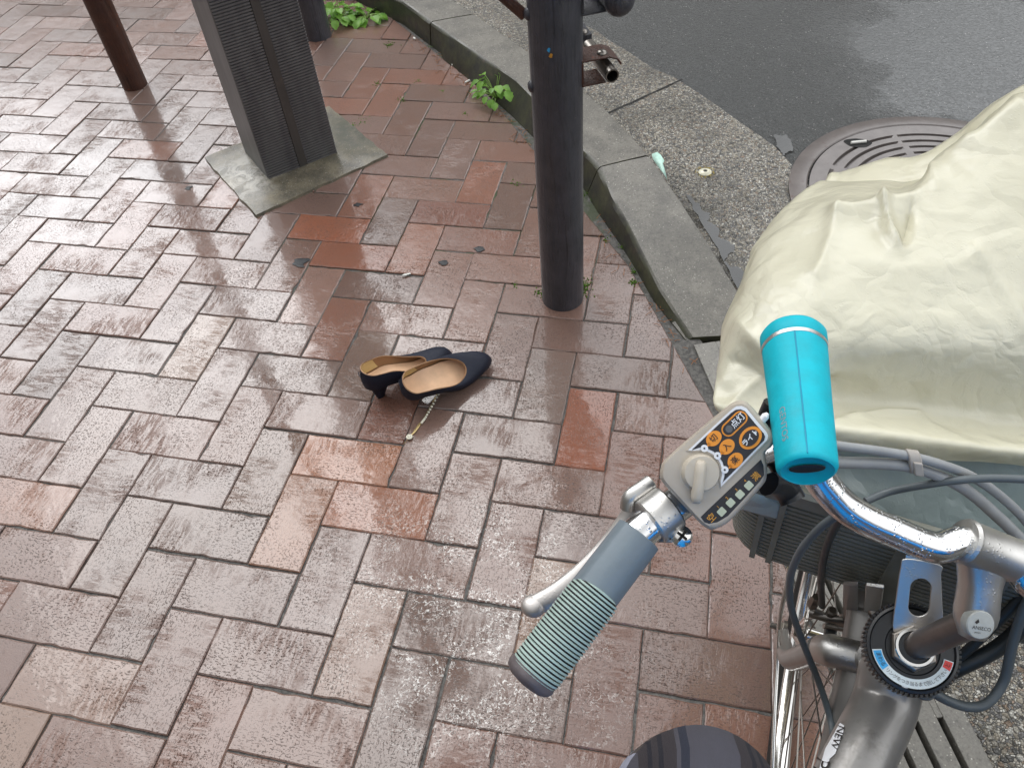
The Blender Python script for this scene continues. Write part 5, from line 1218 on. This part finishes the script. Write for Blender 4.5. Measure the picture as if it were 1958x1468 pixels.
# ------------------------------------------------------------------ cream rain cover over the basket load
def cover():
    rows = [   # near hem upwards, over the crown, down the far side
        [(1368, 768, .715), (1396, 800, .700), (1470, 880, .690), (1600, 858, .672), (1760, 873, .672), (1958, 888, .680), (2220, 905, .70)],
        [(1364, 758, .715), (1392, 785, .695), (1470, 835, .672), (1600, 822, .658), (1760, 838, .658), (1958, 862, .668), (2220, 880, .69)],
        [(1368, 735, .722), (1396, 760, .706), (1480, 795, .692), (1600, 792, .692), (1760, 806, .694), (1958, 834, .702), (2220, 856, .72)],
        [(1372, 700, .737), (1402, 715, .710), (1490, 740, .700), (1610, 750, .703), (1760, 766, .705), (1958, 792, .710), (2220, 816, .725)],
        [(1382, 635, .755), (1416, 640, .712), (1500, 650, .684), (1630, 655, .678), (1770, 660, .678), (1958, 675, .684), (2220, 690, .70)],
        [(1408, 560, .780), (1440, 560, .735), (1520, 560, .704), (1640, 560, .696), (1780, 560, .694), (1958, 560, .694), (2220, 560, .70)],
        [(1446, 478, .815), (1474, 480, .775), (1550, 475, .745), (1670, 465, .730), (1800, 450, .722), (1958, 430, .715), (2220, 400, .71)],
        [(1505, 398, .860), (1530, 400, .825), (1590, 395, .795), (1700, 385, .775), (1815, 355, .76), (1958, 300, .745), (2200, 240, .73)],
        [(1560, 356, .895), (1590, 350, .880), (1660, 347, .855), (1750, 352, .835), (1810, 333, .815), (1940, 203, .785), (2160, 100, .77)],
        [(1568, 364, .925), (1598, 362, .915), (1664, 364, .890), (1752, 370, .87), (1818, 350, .85), (1946, 218, .82), (2160, 112, .80)],
        [(1585, 341, .965), (1612, 330, .955), (1690, 309, .925), (1758, 304, .90), (1832, 262, .885), (1940, 176, .85), (2150, 85, .83)]]
    g = [[W(*p_) for p_ in r] for r in rows]
    last = g[-1]; Fb2 = V((Fb.x, Fb.y, 0))
    g.append([p_ + Fb2 * .05 - UP * .05 for p_ in last]); g.append([p_ + Fb2 * .09 - UP * .16 for p_ in last]); g.append([p_ + Fb2 * .10 - UP * .28 for p_ in last])
    def left(r, i):                                                 # wrap the left edge away from the viewer
        p_ = r[0]; k = min(max(0, (i - 5) / 4), 1); return [p_ + Fb2 * (.06 * (1 - .6 * k)) + Lb * -.004 - UP * (.01 + .06 * k), p_ + Fb2 * (.16 * (1 - .6 * k)) - Lb * .02 - UP * (.02 + .17 * k)]
    def right(r, i):                                                # and the far right edge, down into the basket
        p_ = r[-1]; k = min(i / 8, 1); return [p_ - Lb * .035 + Fb2 * .02 - UP * (.02 + .05 * k), p_ - Lb * .055 + Fb2 * .05 - UP * (.05 + .17 * k), p_ - Lb * .05 + Fb2 * .08 - UP * (.08 + .30 * k)]
    g = [list(reversed(left(r, i))) + r + right(r, i) for i, r in enumerate(g)]
    nu, nv = 22, 18
    rr = [cr(r, nu) for r in g]; cols = list(zip(*rr)); cc = [cr(c, nv) for c in cols]
    n0, n1 = len(cc), len(cc[0]); pos = [[cc[i][j] for i in range(n0)] for j in range(n1)]
    creases = [  # (pixel polyline, height, half width)
        ([(1600, 424), (1690, 404), (1745, 390)], .013, 14), ([(1690, 404), (1700, 450), (1722, 482)], .012, 12), ([(1745, 390), (1735, 430), (1722, 482)], -.008, 10), ([(1600, 424), (1585, 470), (1560, 530)], .006, 14),
        ([(1790, 350), (1860, 300), (1950, 210)], .014, 22), ([(1745, 390), (1800, 345), (1870, 280)], .006, 14), 
        ([(1420, 620), (1480, 690), (1580, 705)], .006, 20), ([(1400, 690), (1460, 720), (1590, 725)], -.005, 14), ([(1450, 480), (1520, 440), (1620, 400)], .004, 24), ([(1860, 480), (1920, 560), (1958, 640)], .004, 14),
        ([(1600, 480), (1720, 520), (1850, 500)], .003, 30), ([(1400, 775), (1440, 730), (1500, 690)], .006, 14), ([(1590, 812), (1690, 790), (1750, 792)], .004, 9)]
    def toimg(p_):
        d = p_ - CC; z = d.dot(CR[2]); return V((979 + FPX * d.dot(CR[0]) / z, 734 + FPX * d.dot(CR[1]) / z))
    def segd(p_, a, b):
        ab = b - a; t = max(0, min(1, (p_ - a).dot(ab) / ab.length_squared)); return (p_ - a - ab * t).length
    bm = BM(); vs = []
    for j in range(n1):
        row = []
        for i in range(n0):
            p_ = pos[j][i]; a = pos[min(j + 1, n1 - 1)][i] - pos[max(j - 1, 0)][i]; b = pos[j][min(i + 1, n0 - 1)] - pos[j][max(i - 1, 0)]
            n = b.cross(a); n = n.normalized() if n.length > 1e-9 else UP
            if n.dot(p_ - (bo + Fb * .13 + UP * .74)) < 0: n = -n
            q = p_.copy(); h = 0
            if j < n1 * .66:
                im = toimg(p_)
                for pl, hh, wd in creases:
                    d = min(segd(im, V(u), V(v)) for u, v in zip(pl, pl[1:])); h += hh * math.exp(-abs(d / wd) ** 1.25)
            nn = mnoise.noise; f = V((p_.x * 9, p_.y * 9, p_.z * 9))
            wp = f * .8 + V((nn(f * .5), nn(f * .5 + V((5, 0, 0))), nn(f * .5 + V((0, 7, 0))))) * .9
            d1, _ = mnoise.voronoi(wp); d2, _ = mnoise.voronoi(wp * 2.3 + V((3, 3, 3)))
            h += (.0013 * math.exp(-(d1[1] - d1[0]) / .10) + .0007 * math.exp(-(d2[1] - d2[0]) / .12)) * (.4 + .6 * min(1, max(0, nn(f * .45) * 3 + .6)))
            h += .0018 * (1 - abs(nn(f * 1.3)) * 2.6) + .0009 * (1 - abs(nn(f * 3.1 + V((3, 1, 2)))) * 2.4) + .0004 * nn(f * 7)
            row.append(bm.verts.new(q + n * h))
        vs.append(row)
    for j in range(n1 - 1):
        for i in range(n0 - 1): bm.faces.new((vs[j][i], vs[j][i + 1], vs[j + 1][i + 1], vs[j + 1][i]))
    e = empty('rain_cover', W(1700, 500, .7), 'wet cream plastic rain cover bulging over the bicycle basket', 'rain cover')
    o = obj('sheet', bm, M['bag'], e, 80, recalc=False); s = o.modifiers.new('s', 'SOLIDIFY'); s.thickness = .0008
    # inner wall of the cover, tucked down into the basket
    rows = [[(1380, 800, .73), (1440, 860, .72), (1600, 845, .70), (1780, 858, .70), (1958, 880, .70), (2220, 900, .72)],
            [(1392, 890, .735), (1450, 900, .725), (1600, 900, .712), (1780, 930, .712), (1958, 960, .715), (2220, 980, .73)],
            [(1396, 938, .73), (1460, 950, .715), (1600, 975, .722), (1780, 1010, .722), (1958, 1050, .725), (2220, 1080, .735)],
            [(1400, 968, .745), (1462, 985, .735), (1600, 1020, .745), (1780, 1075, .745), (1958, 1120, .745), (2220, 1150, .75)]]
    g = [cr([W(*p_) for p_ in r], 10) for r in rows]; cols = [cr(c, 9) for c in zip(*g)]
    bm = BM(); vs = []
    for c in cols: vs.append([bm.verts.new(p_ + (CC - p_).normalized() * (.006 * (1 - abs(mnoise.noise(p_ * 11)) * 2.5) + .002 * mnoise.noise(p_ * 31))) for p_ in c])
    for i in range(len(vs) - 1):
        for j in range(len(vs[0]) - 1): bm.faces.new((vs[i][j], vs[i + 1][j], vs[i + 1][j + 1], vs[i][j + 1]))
    o = obj('inner_wall', bm, M['bag_shaded'], e, 80, recalc=False); s = o.modifiers.new('s', 'SOLIDIFY'); s.thickness = .0008  # same cream plastic; shade and the jacket's blue reflection are put into its colour
cover()

# ------------------------------------------------------------------ cyan bicycle light strapped to the bar
def light():
    a, b = W(1543, 893, .462), W(1516, 640, .535); d = (b - a).normalized()
    nn = CC - (a + b) / 2; nn = (nn - d * nn.dot(d)).normalized(); ss = d.cross(nn); L = (b - a).length
    e = empty('bicycle_light', a, 'bright cyan bicycle light with a silver band mounted beside the control box', 'bicycle light')
    def sect(t, r, flat=.9):
        return [a + d * (t * L) + ss * (r * math.cos(k) * (1 + .03 * math.cos(4 * k))) + nn * (r * flat * math.sin(k)) for k in [2 * math.pi * i / 48 for i in range(48)]]
    bm = BM(); loft(bm, [sect(t, r) for t, r in ((-.02, .0135), (-.028, .0145), (-.02, .0160), (.0, .0168), (.05, .0170), (.45, .0182), (.80, .0198), (.865, .0200))], True, (True, False)); obj('body', bm, M['cyan'], e, 50)
    bm = BM(); loft(bm, [sect(t, r) for t, r in ((.863, .0196), (.866, .0203), (.892, .0205), (.895, .0196))], True, (False, False)); obj('band', bm, M['alu'], e, 40)
    bm = BM(); loft(bm, [sect(t, r) for t, r in ((.893, .0200), (.90, .0206), (.985, .0208), (1.0, .0200), (1.005, .0185), (.99, .017))], True, (False, True)); obj('head', bm, M['cyan'], e, 50)
    bm = BM(); c = a - d * (.0285 * L); rings = [[c - d * z + ss * (r * math.cos(k)) + nn * (r * .36 * math.sin(k) + .0030) for k in [2 * math.pi * i / 36 for i in range(36)]] for r, z in ((.0100, .0), (.0098, .0005), (.006, .0009))]
    loft(bm, rings); obj('tail_cap', bm, M['black'], e, 40)
    bm = BM(); k = R_(86); tube(bm, [a + d * (t * L) + ss * (r * math.cos(k)) + nn * (r * .9 * math.sin(k) + .0001) for t, r in ((-.01, .0165), (.1, .01725), (.45, .0182), (.80, .0198), (.865, .0201))], .00045, 6); obj('seam', bm, M['cyan2'], e, 40)
    for t0, body in ((.21, 'GENTOS'),):
        k = R_(128); o = a + d * (.215 * L) + (ss * (.01765 * 1.0 * math.cos(k)) + nn * (.01765 * .9 * math.sin(k))) * 1.02; no = (ss * math.cos(k) * .9 + nn * math.sin(k)).normalized(); ex = -d; ey = no.cross(ex)
        bm = BM(); text_bm(bm, body, o, ex, ey, .0066, 0)
        for v in bm.verts:
            p_ = v.co - a; t = p_.dot(d) / L; q = p_ - d * p_.dot(d); an = math.atan2(q.dot(nn) / .9, q.dot(ss)); r = .0170 + (.0182 - .0170) * (t - .05) / .4 + .0002
            v.co = a + d * (t * L) + ss * (r * math.cos(an) * (1 + .03 * math.cos(4 * an))) + nn * (r * .9 * math.sin(an))
        obj('lettering', bm, M['print_'], e, 0)
    bm = BM(); m0 = a.lerp(b, .35) - nn * .016; tube(bm, cr([m0 - d * .022 - ss * .006, m0 - nn * .010 - d * .01, m0 - nn * .016], 4), .010, 14, rb=.007); tube(bm, cr([W(1478, 770, .525), W(1466, 800, .53), W(1464, 835, .535), W(1478, 870, .54), W(1500, 905, .545)], 5), .0085, 14, rb=.006); obj('mount', bm, M['bplastic'], e, 40)
light()

# ------------------------------------------------------------------ rider astride the bicycle
def skin(name, verts, edges, mat, parent, sub=2, root=0):
    me = bpy.data.meshes.new(name); me.from_pydata([v[0] for v in verts], edges, []); me.materials.append(mat)
    o = bpy.data.objects.new(name, me); COL.objects.link(o)
    s = o.modifiers.new('skin', 'SKIN'); s.use_smooth_shade = True
    for i, v in enumerate(verts): me.skin_vertices[0].data[i].radius = v[1]; me.skin_vertices[0].data[i].use_root = (i == root)
    b = o.modifiers.new('sub', 'SUBSURF'); b.levels = b.render_levels = sub
    if parent is not None: o.parent = parent; o.matrix_parent_inverse = Matrix.Translation(-gloc(parent))
    return o
def rider():
    hip = V((1.30, -.95, .80)); e = empty('person', (1.30, -1.0, 0), 'rider in plaid trousers and blue jacket, one knee raised beside the down tube', 'person')
    knee = W(1338, 1590, .60); kn2 = V((1.46, -.55, .62)); hl, hr = hip + V((-.10, .03, -.02)), hip + V((.10, .03, -.02))
    fl, fr_ = V((1.13, -.62, .10)), V((1.55, -.75, .10))
    ch, nk, hd = hip + V((0, .02, .34)), hip + V((0, .03, .52)), hip + V((0, .05, .66))
    sl, sr = ch + V((-.17, 0, .10)), ch + V((.17, 0, .10)); el, er = sl + V((-.06, .03, -.26)), V((1.71, -.66, 1.0)); hl2, hr2 = el + V((.03, .14, -.12)), V((1.68, -.40, .975))
    verts = [(hip, (.12, .10)), (hl, (.08, .08)), (knee - UP * .01, (.054, .054)), (fl, (.04, .04)), (fl + V((0, .15, -.05)), (.035, .03)), (hr, (.08, .08)), (kn2, (.056, .056)), (fr_, (.04, .04)), (fr_ + V((0, .15, -.05)), (.035, .03)),
             (ch, (.13, .10)), (nk, (.05, .05)), (hd, (.075, .085)), (sl, (.055, .055)), (el, (.042, .042)), (hl2, (.03, .03)), (sr, (.055, .055)), (er, (.042, .042)), (hr2, (.03, .03))]
    ed = [(0, 1), (1, 2), (2, 3), (3, 4), (0, 5), (5, 6), (6, 7), (7, 8), (0, 9), (9, 10), (10, 11), (9, 12), (12, 13), (13, 14), (9, 15), (15, 16), (16, 17)]
    skin('body', verts, ed, M['skin'], e)
    def leg(name, h, k, f):                                         # trouser leg with a bent, creased knee
        th = [h.lerp(k, t) for t in (0, .25, .5, .75, .9)]; sh = [k.lerp(f, t) for t in (.1, .3, .6, .95)]
        path = cr(th + [k + (k - (h + f) / 2).normalized() * .012] + sh, 10); n = len(path); rad = []
        for i in range(n):
            t = i / (n - 1); r = .092 - .026 * min(1, t / .5) if t < .5 else .066 - .004 * (t - .5); rad.append(r + (.0042 * math.sin(i * .62) + .0014 * math.sin(i * 1.7)) * (1 if abs(t - .55) < .2 else .3))
        bm = BM(); tube(bm, path, rad, 48, (True, True), ref=(1, 0, 0)); return bm
    obj('trousers', leg('l', hl, knee, fl), M['plaid'], e, 70); obj('trousers', leg('r', hr, kn2, fr_), M['plaid'], e, 70)
    bm = BM(); rings = []
    for t, wx, wy in ((-.26, .30, .25), (-.05, .27, .23), (.2, .25, .20), (.34, .24, .18), (.46, .22, .15), (.56, .13, .13), (.64, .11, .12), (.76, .10, .11), (.82, .05, .06)):
        c = hip + V((0, .02 * t, t)); rings.append([c + V((wx * math.cos(a), wy * math.sin(a), 0)) for a in [2 * math.pi * k / 40 for k in range(40)]])
    for s_, e_, h_ in ((sl, el, hl2), (sr, er, hr2)): tube(bm, cr([s_, e_, h_.lerp(e_, .12)], 8), [.085] * 12 + [.078, .072, .066, .062, .058], 20)
    loft(bm, rings); obj('jacket', bm, M['jacket'], e, 60)
rider()
